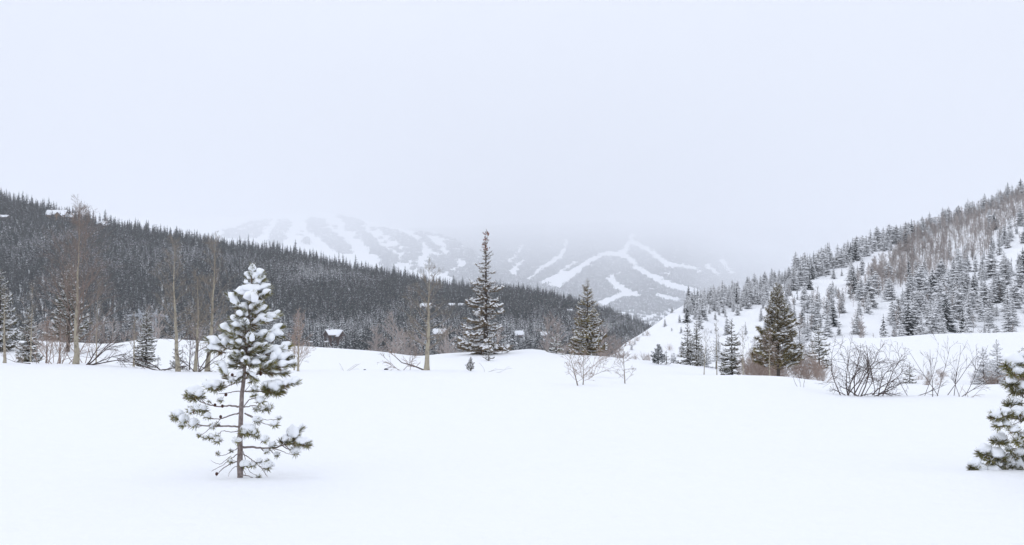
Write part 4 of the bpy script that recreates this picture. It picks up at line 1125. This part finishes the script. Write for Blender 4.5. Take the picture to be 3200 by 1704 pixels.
def lump(seed, stretch=1.0, nu=20, nv=11):
    """snow lump sitting on z = 0: domed top, soft underside, uneven outline"""
    r = np.random.RandomState(seed); m = MB()
    ph = r.rand(6) * 6.28
    v, f = [], []
    for j in range(nv + 1):
        th = math.pi * j / nv
        for i in range(nu):
            a = 2 * math.pi * i / nu
            rr_ = 1 + .17 * math.sin(2 * a + ph[0]) + .13 * math.sin(3 * a + ph[1] + th) + .08 * math.sin(5 * a + ph[2] + 3 * th) + .08 * math.sin(4 * th + ph[3] + a)
            zz = math.cos(th)
            zz = zz * (1.0 if zz > 0 else .55) + .07 * math.sin(2 * a + ph[4]) * math.sin(th)
            v.append((math.sin(th) * math.cos(a) * rr_ * stretch, math.sin(th) * math.sin(a) * rr_, zz * (1 + .16 * math.sin(3 * a + ph[5]) * math.sin(th)) + .10 * math.sin(2.2 * math.sin(th) * math.cos(a) * 2 + ph[1])))
    for j in range(nv):
        for i in range(nu):
            k = (i + 1) % nu
            f.append((j * nu + i, (j + 1) * nu + i, (j + 1) * nu + k, j * nu + k))
    m.add(v, f)
    return m.mesh('snow_cap', [M_snow], True)
def sausage(seed, nu=12, nv=16):
    """snow lying along a shoot from x=0 to x=1"""
    r = np.random.RandomState(seed); m = MB(); ph = r.rand(5) * 6.28
    v, f = [], []
    for j in range(nv + 1):
        u = j / nv
        e = math.sqrt(max(0.0, 1 - abs(2 * u - 1) ** 3.2))
        rad = .185 * e * (1 + .26 * math.sin(u * 7 + ph[0]) + .16 * math.sin(u * 13 + ph[1]))
        for i in range(nu):
            a = 2 * math.pi * i / nu
            zz = math.sin(a)
            v.append((u, math.cos(a) * rad * (1.0 + .1 * math.sin(u * 9 + ph[2])) + .02 * math.sin(u * 6 + ph[4]), zz * rad * (1.0 if zz > 0 else .6) + .015 * math.sin(u * 8 + ph[3])))
    for j in range(nv):
        for i in range(nu):
            k = (i + 1) % nu
            f.append((j * nu + i, j * nu + k, (j + 1) * nu + k, (j + 1) * nu + i))
    m.add(v, f)
    return m.mesh('snow_cap', [M_snow], True)
BALL = [needle_ball(i) for i in range(6)]
SHOOT = [needle_shoot(i) for i in range(6)]
LUMP = [lump(i, 1 + .12 * (i % 3)) for i in range(8)]
SAUS = [sausage(i) for i in range(7)]
def cone_mesh():
    m = MB(); v, f = [], []
    for j in range(8):
        th = math.pi * j / 7
        for i in range(10):
            a = 2 * math.pi * (i + .5 * (j % 2)) / 10; q = 1 + (.16 if (i + j) % 2 else -.06)
            v.append((math.sin(th) * math.cos(a) * q, math.sin(th) * math.sin(a) * q, math.cos(th) * 1.15))
    for j in range(7):
        for i in range(10): f.append((j * 10 + i, (j + 1) * 10 + i, (j + 1) * 10 + (i + 1) % 10, j * 10 + (i + 1) % 10))
    m.add(v, f); return m.mesh('pine_cone', [M_cone])
CONE = cone_mesh()

def frame_x(p0, p1, sy=1.0, sz=1.0, roll=0.0):
    """matrix taking +x unit segment to p0 -> p1, z kept up"""
    p0, p1 = Vector(p0), Vector(p1)
    d = p1 - p0; L = d.length
    t = d.normalized()
    up = Vector((0, 0, 1)) if abs(t.z) < .97 else Vector((0, 1, 0))
    s = up.cross(t).normalized(); u = t.cross(s)
    M = Matrix((( t.x, s.x, u.x, 0), (t.y, s.y, u.y, 0), (t.z, s.z, u.z, 0), (0, 0, 0, 1)))
    return Matrix.Translation(p0) @ M @ Matrix.Rotation(roll, 4, 'X') @ Matrix.Diagonal((L, L * sy, L * sz, 1))

class Pine:
    def __init__(s, px0, py0, zoom, trunk, depth, label, seed):
        s.k = zoom; s.px0, s.py0, s.depth = px0, py0, depth
        s.rnd = random.Random(seed)
        s.u = zoom * depth / FPX                        # metres per zoom pixel
        b = s.world(trunk[0][0], trunk[0][1], 0)
        s.z0 = float(ground_z(b[0], depth))
        s.base = np.array((b[0], depth, s.z0 - .06))
        s.root = thing('young_pine_tree', tuple(s.base), label, 'tree')
        pts = [s.loc(x, y, 0) for x, y, r in trunk]
        pts[0] = (pts[0][0], pts[0][1], 0.0)
        rad = [r * s.u for x, y, r in trunk]
        # smooth the trunk a little
        P = np.array(pts); t = np.linspace(0, len(P) - 1, 26)
        P = np.stack([np.interp(t, np.arange(len(P)), P[:, i]) for i in range(3)], 1)
        P[1:-1] += np.random.RandomState(seed).normal(0, .0035, (24, 3))
        m = MB(); m.tube(P, np.interp(t, np.arange(len(rad)), rad), 12); m.build('trunk', M_bark_pine, s.root, True)
        s.trunk = trunk
    def world(s, x, y, dy):
        return at(s.px0 + s.k * x, s.py0 + s.k * y, s.depth + dy)
    def loc(s, x, y, dy):
        return s.world(x, y, dy) - s.base
    def tx(s, y):
        t = sorted(s.trunk, key=lambda q: q[1])
        return float(np.interp(y, [q[1] for q in t], [q[0] for q in t]))
    def branch(s, path, r, lean=None, tufts=(), shoots=(), cones=(), caps=()):
        """path in zoom pixels from the trunk outward; tufts/shoots/cones/caps hang on it"""
        rnd = s.rnd
        lean = rnd.uniform(-.75, .75) if lean is None else lean
        x0 = path[0][0]
        D = lambda x: lean * abs(x - x0) * s.u
        P = np.array([s.loc(x, y, D(x)) for x, y in path])
        n = len(P); t = np.linspace(0, n - 1, 5 * n)
        P = np.stack([np.interp(t, np.arange(n), P[:, i]) for i in range(3)], 1)
        ker = np.array((.25, .5, .25))
        for _ in range(2):
            Q = P.copy()
            for i in range(3): Q[1:-1, i] = np.convolve(P[:, i], ker, 'valid')
            P = Q
        P[1:] += np.array([[rnd.gauss(0, .0022) for _ in range(3)] for _ in P[1:]])
        m = MB(); m.tube(P, np.linspace(r, r * .45, len(P)) * s.u, 6)
        # side twigs that carry the tufts
        for q in list(tufts) + [c[:2] for c in caps]:
            T = s.loc(q[0], q[1], D(q[0])); d = np.linalg.norm(P - T, axis=1)
            i = int(np.argmin(d))
            if d[i] > 8 * s.u:
                i = max(0, i - 4)
                mid = (P[i] + T) / 2 + np.array((0, 0, -.012))
                m.tube([P[i], mid, T], [r * .4 * s.u, r * .33 * s.u, r * .25 * s.u], 4)
        for q in shoots:
            T = s.loc(q[0], q[1], D(q[0])); d = np.linalg.norm(P - T, axis=1); i = int(np.argmin(d))
            if d[i] > 8 * s.u: m.tube([P[max(0, i - 3)], T], [r * .5 * s.u, r * .4 * s.u], 4)
        b = m.build('branch', M_bark_pine, s.root, True)
        for q in tufts:
            x, y, sz = q[:3]
            T = s.loc(x, y, D(x))
            s.tuft(b, T, sz * s.u, (1 if x > x0 else -1), q[3] if len(q) > 3 else 1.0)
        for q in shoots:
            bx, by, tx_, ty_ = q[:4]
            dep = q[4] if len(q) > 4 else 0.0
            s.shoot(b, s.loc(bx, by, D(bx)), s.loc(tx_, ty_, D(tx_) + dep), q[5] if len(q) > 5 else 1.0)
        for x, y in cones:
            place('pine_cone', CONE, b, mat=Matrix.Translation(s.loc(x, y, D(x) - .02)) @ Matrix.Diagonal((8 * s.u, 8 * s.u, 8.5 * s.u, 1)))
        for x, y, w, hh in caps:
            s.cap(b, s.loc(x, y, D(x)), w * s.u * .80, hh * s.u * 1.05)
            for q in (-.55, .1, .6):
                s.tuft(b, s.loc(x + q * w, y + hh * rnd.uniform(.7, 1.0), D(x) + rnd.uniform(-.04, .03)), w * rnd.uniform(.7, .85) * s.u, q, 0)
        return b
    def tuft(s, b, T, sz, sgn, snow):
        rnd = s.rnd
        az = (0 if sgn > 0 else math.pi) + rnd.uniform(-.7, .7)
        sz *= 1.08
        M = Matrix.Translation(T) @ Matrix.Rotation(az, 4, 'Z') @ Matrix.Rotation(-rnd.uniform(.1, .8), 4, 'Y') @ Matrix.Diagonal((sz, sz, sz, 1))
        place('needle_tuft', rnd.choice(BALL), b, mat=M)
        if snow > 0:
            w = sz * .58 * snow
            s.cap(b, np.array(T) + np.array((0.1 * sz * sgn, 0, sz * .24)), w, w * .95)
    def cap(s, b, T, w, hh):
        rnd = s.rnd
        M = Matrix.Translation(T) @ Matrix.Rotation(rnd.random() * 6.28, 4, 'Z') @ Matrix.Rotation(rnd.uniform(-.18, .18), 4, 'X') @ Matrix.Diagonal((w, w * rnd.uniform(.85, 1.1), hh, 1))
        place('snow_cap', rnd.choice(LUMP), b, mat=M)
    def shoot(s, b, p0, p1, snow):
        rnd = s.rnd
        p0, p1 = np.array(p0), np.array(p1)
        L = np.linalg.norm(p1 - p0)
        k = min(1.7, max(.8, .23 / max(L, .05)))
        place('needle_shoot', rnd.choice(SHOOT), b, mat=frame_x(p0, p1, k, k, rnd.random() * 6.28))
        if snow > 0:
            d = (p1 - p0) / L
            off = np.array((0, 0, .036 * (1 if abs(d[2]) < .9 else .3)))
            ks = min(1.7, max(.75, .235 / max(L, .05))) * snow * rnd.uniform(.8, 1.15)
            place('snow_cap', rnd.choice(SAUS), b, mat=frame_x(p0 + d * L * .10 + off, p1 + d * .022 + off * .9, ks, ks * .92))

TR = [(450, 1290, 16.5), (451, 1200, 16), (452, 1100, 14.5), (458, 900, 12.5), (470, 760, 11), (480, 650, 9.5), (490, 500, 7.5), (505, 330, 5.5), (515, 200, 3.5), (520, 118, 2.2)]
gy = 12.8
p = Pine(500, 780, .5538, TR, gy, 'young lodgepole-like pine with snow-capped tufts and bare lower trunk', 7)
p.root['label'] = 'young snow-capped pine with visible lower trunk standing alone in open snow'
# lower crown, read off the photograph branch by branch
p.branch([(472, 722), (440, 716), (412, 716), (385, 735)], 4, tufts=[(402, 742, 30, 1.1)], cones=[(408, 708)], shoots=[(385, 735, 335, 650, -.03), (370, 730, 350, 690, .05)])
p.branch([(468, 745), (430, 752), (380, 772), (330, 778)], 4.5, tufts=[(345, 775, 36, 1), (282, 775, 40, 1.2), (312, 790, 36, .8)], caps=[(312, 758, 46, 24)])
p.branch([(465, 800), (420, 800), (370, 812), (332, 813)], 3.5, tufts=[(345, 852, 24, .8)], cones=[(372, 820)])
p.branch([(455, 890), (400, 880), (330, 888), (270, 875), (235, 860)], 6, tufts=[(225, 825, 42, 1.1), (178, 825, 40, 1.1), (200, 840, 42, .5), (280, 860, 16, .3)], caps=[(198, 800, 50, 34)], cones=[(310, 878), (352, 884)])
p.branch([(452, 922), (400, 935), (345, 955), (300, 958), (240, 920)], 4.5, tufts=[(212, 905, 40, 1), (250, 905, 42, .8), (180, 915, 34, 1.1), (272, 945, 32, 1), (300, 1003, 26, 1)], cones=[(342, 944)])
p.branch([(448, 1000), (390, 996), (330, 998), (240, 994), (160, 975), (110, 945)], 6, tufts=[(195, 990, 42, 1.2), (140, 965, 40, 1.2), (98, 945, 40, 1), (85, 955, 30, .7), (225, 1052, 22, .5), (130, 995, 28, .8), (330, 990, 22, .6)], caps=[(105, 925, 38, 24)])
p.branch([(448, 1025), (400, 1030), (350, 1022), (325, 1050)], 3, tufts=[(290, 1062, 30, .9), (332, 1082, 32, 1), (255, 1066, 20, .6), (325, 1048, 20, .8)])
p.branch([(482, 728), (520, 712), (562, 700), (610, 680), (660, 665)], 6.5, lean=-.2, tufts=[(600, 690, 34, .5), (560, 690, 28, .4)], shoots=[(640, 672, 750, 652, 0), (600, 700, 712, 702, .06), (590, 660, 700, 640, .1), (650, 640, 742, 605, .05), (560, 690, 640, 640, -.1, .5)], cones=[(568, 703)])
p.branch([(478, 800), (540, 800), (600, 800), (650, 785), (700, 770)], 5, lean=-.25, tufts=[(610, 810, 40, .6), (530, 792, 32, 1), (520, 742, 34, .9), (655, 815, 38, .4)], shoots=[(690, 778, 778, 750, 0)], caps=[(640, 772, 55, 34), (610, 762, 34, 24), (668, 755, 42, 22)])
p.branch([(470, 892), (500, 850), (530, 838), (560, 850)], 3.5, tufts=[(560, 860, 36, 1.1), (525, 825, 26, .6)])
p.branch([(475, 890), (530, 880), (570, 885), (600, 890)], 3.5, tufts=[(612, 900, 34, .8), (575, 905, 32, .9), (540, 905, 26, .7)])
p.branch([(478, 925), (520, 948), (545, 962), (590, 985), (640, 990)], 3.5, tufts=[(545, 968, 32, 1.1), (640, 992, 32, .9)])
p.branch([(478, 922), (540, 950), (600, 962), (655, 958)], 2.6, tufts=[(668, 955, 20, .7)])
p.branch([(458, 1010), (490, 1025), (540, 1055), (580, 1080)], 4, lean=-.8, tufts=[(485, 1035, 44, 1.1), (520, 1040, 36, 1), (545, 1058, 26, .6), (585, 1078, 32, 1.1)], caps=[(500, 1010, 46, 26)])
p.branch([(452, 1095), (446, 1090), (440, 1085)], 4, lean=-6, tufts=[(438, 1085, 30, 1)])
p.branch([(455, 1117), (520, 1115), (580, 1122), (640, 1122), (690, 1105), (735, 1090)], 7.5, lean=.1, tufts=[(632, 1112, 34, 1), (600, 1142, 24, .9), (720, 1085, 40, .9), (655, 1162, 26, .9), (760, 1148, 36, 1.1), (740, 1130, 22, .4), (725, 1020, 16, .4)],
         shoots=[(735, 1095, 800, 1010, 0, .9), (740, 1100, 840, 1095, .05)], caps=[(755, 1035, 34, 44), (705, 1070, 34, 24), (805, 1082, 42, 24)])
p.branch([(640, 1122), (680, 1135), (720, 1152), (750, 1158)], 3, lean=.1)
p.branch([(462, 1150), (500, 1172), (530, 1195), (580, 1240), (606, 1285)], 3.4, tufts=[(520, 1220, 28, 1), (556, 1198, 24, 1), (602, 1228, 38, 1.1), (600, 1192, 18, .7)])
p.branch([(440, 1120), (405, 1140), (370, 1160), (335, 1165)], 2.6, tufts=[(405, 1138, 18, .4), (330, 1155, 20, .3)])
p.branch([(440, 1152), (400, 1180), (360, 1215), (290, 1252)], 2.8)
p.branch([(400, 1165), (340, 1215), (300, 1200), (288, 1190)], 1.6)
p.branch([(440, 1195), (400, 1205), (350, 1240), (315, 1280)], 3.6, tufts=[(402, 1198, 26, .8)], cones=[(320, 1266)])
p.branch([(440, 1222), (415, 1230), (395, 1255), (385, 1280)], 2.2)
p.branch([(460, 1212), (470, 1240), (485, 1275)], 2.6, lean=-1.5, tufts=[(470, 1220, 34, 1.1)])
p.branch([(462, 1270), (500, 1278), (525, 1288)], 3.4, tufts=[(552, 1283, 20, .6)])
p.branch([(470, 1140), (500, 1250), (540, 1275), (600, 1290)], 2.0, tufts=[(680, 1286, 22, .7)])
# upper crown
UP = [((519, 165, 521, 92, 0, .8),), ((516, 190, 578, 135, -.02), (512, 190, 487, 150, .03)), ((514, 215, 480, 200, -.04), (515, 215, 590, 172, .03)),
      ((512, 262, 432, 248, -.03), (512, 262, 618, 215, .02), (545, 285, 618, 248, -.05), (500, 260, 470, 232, .08)), ((508, 320, 535, 252, -.18), (508, 320, 575, 300, .1)),
      ((500, 372, 462, 322, -.02), (462, 355, 390, 262, .02)), ((500, 385, 438, 378, -.1), (500, 360, 560, 310, -.12), (515, 385, 598, 335, .02)),
      ((498, 440, 405, 398, .05), (498, 455, 408, 438, -.08), (490, 480, 472, 408, -.2)), ((505, 445, 595, 385, -.04), (575, 410, 672, 365, .0)),
      ((490, 500, 430, 480, .02), (430, 492, 345, 445, 0)), ((500, 520, 600, 480, -.05), (585, 500, 688, 440, -.02), (600, 505, 690, 492, .05)), ((492, 560, 515, 485, -.22), (500, 565, 600, 548, -.12)),
      ((485, 570, 400, 535, -.02), (390, 560, 270, 512, -.02), (410, 545, 335, 505, .06), (360, 580, 272, 565, .0)), ((492, 590, 590, 575, .03), (570, 610, 680, 565, -.06), (640, 610, 732, 545, .0)),
      ((480, 650, 405, 612, -.05, .8), (478, 665, 395, 655, .05, .7)), ((492, 650, 560, 655, -.12, .8), (560, 660, 640, 668, -.1, .7)), ((484, 690, 540, 735, -.15, .6), (470, 700, 430, 745, -.1, .6)),
      ((485, 610, 420, 590, -.1, .5), (490, 600, 545, 560, -.2, .5)), ((490, 640, 600, 620, -.05, .6), (600, 640, 705, 610, -.02))]
for g in UP:
    q = g[0]
    p.branch([(p.tx(q[1] + 8), q[1] + 8), ((p.tx(q[1]) + q[0]) / 2, q[1] + 4), (q[0], q[1])], 3.5, lean=0.0, shoots=g)
rnd = random.Random(12)
for i in range(34):
    y = 175 + 480 * (i / 33) ** .8
    wdt = np.interp(y, [150, 250, 350, 450, 560, 660], [34, 85, 105, 140, 190, 150])
    az = rnd.uniform(0, 6.28); L = wdt * rnd.uniform(.35, .68)
    x0 = p.tx(y)
    ex, dy = math.cos(az) * L, math.sin(az) * L * p.u
    b = MB(); P0, P1 = p.loc(x0, y + 15, 0), p.loc(x0 + ex * .35, y, dy * .35)
    b.tube([P0, (P0 + P1) / 2 + np.array((0, 0, -.01)), P1], [.007, .006, .005], 5)
    bo = b.build('branch', M_bark_pine, p.root, True)
    p.shoot(bo, P1, p.loc(x0 + ex, y - L * rnd.uniform(.2, .5), dy), rnd.choice([0, 0, .5, .9]))
for (x, y, w, hh, dy) in ((520, 222, 62, 30, -.03), (545, 150, 36, 24, 0), (505, 262, 50, 34, -.08), (480, 245, 44, 22, -.02), (600, 395, 40, 20, -.02), (640, 375, 36, 18, 0), (625, 500, 34, 34, -.06), (660, 470, 40, 26, -.02), (665, 590, 40, 40, -.06), (700, 560, 36, 26, -.02), (735, 640, 32, 34, 0), (300, 520, 40, 24, -.02), (365, 520, 34, 22, -.02), (520, 500, 24, 30, -.24), (535, 275, 30, 40, -.2), (415, 290, 22, 28, 0), (640, 610, 34, 30, -.1), (345, 660, 26, 36, -.04)):
    p.cap(p.root, p.loc(x, y, dy), w * p.u * .72, hh * p.u)

# the pine at the picture's edge
TR2 = [(1150, 1275, 30), (1150, 900, 25), (1145, 500, 18), (1140, 150, 12), (1140, -150, 8), (1140, -420, 3)]
e = Pine(2900, 1040, .3788, TR2, 12.55, 'bushy young pine weighed down by thick white snow caps', 9)
for path, tufts, caps in (
    ([(1145, 330), (980, 330), (800, 300), (720, 270)], [(720, 260, 62, .9), (760, 320, 62, .8), (800, 200, 60, 1)], [(700, 225, 62, 50), (742, 310, 60, 36), (690, 270, 44, 30)]),
    ([(1145, 560), (950, 560), (790, 540), (700, 470)], [(690, 430, 60, .6), (720, 490, 66, .4), (780, 460, 66, .8)], [(685, 395, 55, 36), (765, 445, 60, 38)]),
    ([(1148, 700), (950, 690), (800, 640), (700, 590)], [(700, 600, 76, .7), (660, 590, 50, .5)], [(705, 565, 48, 24)]),
    ([(1148, 800), (950, 800), (780, 720), (620, 690), (560, 690)], [(565, 700, 66, .9), (640, 690, 70, .8), (740, 680, 74, .9), (585, 770, 60, .7), (655, 765, 56, .9), (790, 700, 66, .9)], [(555, 665, 42, 36), (640, 650, 50, 30), (745, 645, 56, 34)]),
    ([(1150, 900), (950, 880), (800, 830), (720, 810)], [(725, 815, 66, .9), (735, 900, 60, .3), (790, 860, 56, .7)], []),
    ([(1150, 960), (900, 962), (700, 962), (620, 900)], [(595, 895, 66, .7), (640, 890, 50, .4), (680, 970, 52, .9), (770, 930, 56, .9)], [(585, 865, 54, 38)]),
    ([(1150, 1110), (900, 1070), (700, 1020), (500, 1000)], [(470, 1000, 70, .8), (500, 1040, 56, .5), (570, 1030, 70, .7), (680, 1085, 66, .6), (745, 1095, 62, .6), (600, 1090, 56, .5), (530, 1085, 46, .7), (780, 1010, 60, .9)],
     [(475, 965, 58, 40), (570, 1000, 74, 46), (672, 1065, 36, 54), (742, 1085, 34, 46), (765, 990, 56, 36), (588, 1085, 36, 24)]),
    ([(1150, 1200), (900, 1165), (740, 1160), (560, 1150), (400, 1110)], [(375, 1110, 54, .6), (430, 1130, 56, .7), (540, 1160, 66, .7), (600, 1170, 56, .4), (660, 1175, 62, .6), (770, 1180, 54, .7)], [(390, 1078, 52, 40), (440, 1128, 54, 40), (535, 1148, 54, 44), (690, 1150, 40, 24)])):
    e.branch(path, 8, lean=e.rnd.uniform(-.35, .25), tufts=tufts, caps=[(x, y, w * 1.2, hh * 1.25) for x, y, w, hh in caps])
rnd = random.Random(31)
for i in range(46):
    u = i / 45
    y = 1180 - 1500 * u
    wdt = 760 * (1 - u) ** .8 + 60
    sd = rnd.choice((-1, 1, 1))
    x0 = e.tx(y)
    L = wdt * rnd.uniform(.55, .95) * (1 if sd > 0 else .42)
    path = [(x0, y + 30), (x0 + sd * L * .5, y + 10), (x0 + sd * L, y - 40 * rnd.random())]
    tf = [(x0 + sd * L * f, y + rnd.uniform(-50, 30), rnd.uniform(54, 72), rnd.uniform(.6, 1.1)) for f in (.45, .7, .88, 1.0)]
    e.branch(path, 7 * (1 - u) + 2, lean=rnd.uniform(-.9, .9), tufts=tf)

# ------------------------------------------------------------------ small things on and behind the snow
M_steel = mat('galvanised_steel', (0.42, 0.44, 0.47), 0.5)
def pylon():
    Y = 225.0
    def W(px, py): return at(px, py, Y)
    b = W(467, 968)
    base = -10.0
    r = thing('power_pylon', (b[0], Y, base), 'grey steel lattice power pylon with wide cross-arm behind small spruce', 'pylon')
    L = lambda px, py, dy=0.0: W(px, py) - np.array((b[0], Y - dy, base))
    def lattice(name, a, c, w0, w1, n):
        m = MB(); a, c = np.array(a), np.array(c)
        d = (c - a) / np.linalg.norm(c - a)
        s1 = np.cross(d, (0, 1, 0)); s1 /= np.linalg.norm(s1); s2 = np.array((0, 1.0, 0))
        cr_ = [(1, 1), (1, -1), (-1, -1), (-1, 1)]
        pt_ = lambda u, k: a + (c - a) * u + (s1 * cr_[k][0] + s2 * cr_[k][1]) * (w0 + (w1 - w0) * u) / 2
        for k in range(4):
            m.tube([pt_(0, k), pt_(1, k)], .06, 4)
            for i in range(n):
                m.tube([pt_(i / n, k), pt_((i + 1) / n, (k + 1) % 4)], .035, 3)
                m.tube([pt_((i + 1) / n, k), pt_((i + 1) / n, (k + 1) % 4)], .03, 3)
        m.build(name, M_steel, r)
    for x0, x1 in ((440, 440), (483, 484)):
        q = L(x0, 988); q2 = np.array((q[0], 0, 0.0)); lattice('leg', q2, q, .9, .55, 14)
    lattice('cross_arm', L(438, 984), L(486, 984), .55, .55, 6)
    lattice('cross_arm', L(438, 984), L(398, 986), .5, .12, 5)
    lattice('cross_arm', L(486, 984), L(526, 989), .5, .12, 5)
    lattice('peak', L(440, 984), L(432, 966), .45, .12, 3)
    lattice('peak', L(483, 984), L(492, 966), .45, .12, 3)
    for x in (400, 460, 524):
        m = MB(); q = L(x, 987); m.tube([q, q + np.array((0, 0, -.9))], .05, 5); m.build('insulator', M_steel, r)
pylon()
def post_frame(px, label):
    Y = 96.0
    t = at(px, 1070, Y)
    z = float(ground_z(t[0], Y))
    r = thing('post_frame', (t[0], Y, z - .1), label, 'frame')
    M_w = bpy.data.materials.get('grey_wood') or mat('grey_wood', (0.34, 0.33, 0.32), .9, noise=((.22, .21, .2), 9, .3, .7))
    h = t[2] - z + .1
    for x in (-.11, .11):
        m = MB(); m.box((x - .03, -.03, 0), (x + .03, .03, h - .03)); m.build('post', M_w, r)
    m = MB(); m.box((-.17, -.045, h - .029), (.17, .045, h + .04)); b = m.build('beam', M_w, r)
    m = MB(); m.box((-.17, -.05, h + .042), (.17, .05, h + .09)); m.build('snow_cap', M_roofsnow, b)
    m = MB(); m.tube([(.13, 0, h - .36), (.42, 0, h - .52)], .03, 4); m.build('brace', M_w, r)
post_frame(971, 'small grey post frame beside the bushy sapling at mound edge')
post_frame(1020, 'small grey post frame below the log house at mound edge')
def stone(px, depth, s, label, seed):
    r = np.random.RandomState(seed); x = at(px, 1150, depth)[0]; z = float(ground_z(x, depth))
    m = MB(); v, f = [], []
    for j in range(7):
        th = math.pi * j / 6
        for i in range(10):
            a = 6.283 * i / 10; q = 1 + .25 * math.sin(2 * a + seed) + .15 * r.randn() * math.sin(th)
            v.append((math.sin(th) * math.cos(a) * q * 1.4, math.sin(th) * math.sin(a) * q, math.cos(th) * .8))
    for j in range(6):
        for i in range(10): f.append((j * 10 + i, (j + 1) * 10 + i, (j + 1) * 10 + (i + 1) % 10, j * 10 + (i + 1) % 10))
    m.add(np.array(v) * s, f)
    o = m.build('dark_stone', M_stone, None, True); o.location = (x, depth, z + s * .3)
    tag(o, label, 'stone')
stone(1207, 42.0, .055, 'small black stone poking out of smooth snow', 1)
stone(1140, 42.0, .03, 'tiny dark stone in snow near the dry stalks', 2)

# ------------------------------------------------------------------ the air
hz = MB(); hz.box((-32000, -400, -14), (32000, 46000, 2380))
hm = bpy.data.materials.new('haze_air'); hm.use_nodes = True
hn = hm.node_tree.nodes; hn.clear()
ho = hn.new('ShaderNodeOutputMaterial'); pv = hn.new('ShaderNodeVolumePrincipled')
pv.inputs['Color'].default_value = (0.897, 0.911, 0.938, 1)
pv.inputs['Density'].default_value = HAZE_DENSITY
pv.inputs['Density Attribute'].default_value = ''
pv.inputs['Anisotropy'].default_value = 0.0
hm.node_tree.links.new(pv.outputs['Volume'], ho.inputs['Volume'])
haze = hz.build('haze', hm)
tag(haze, 'pale winter haze filling the valley', kind='stuff')
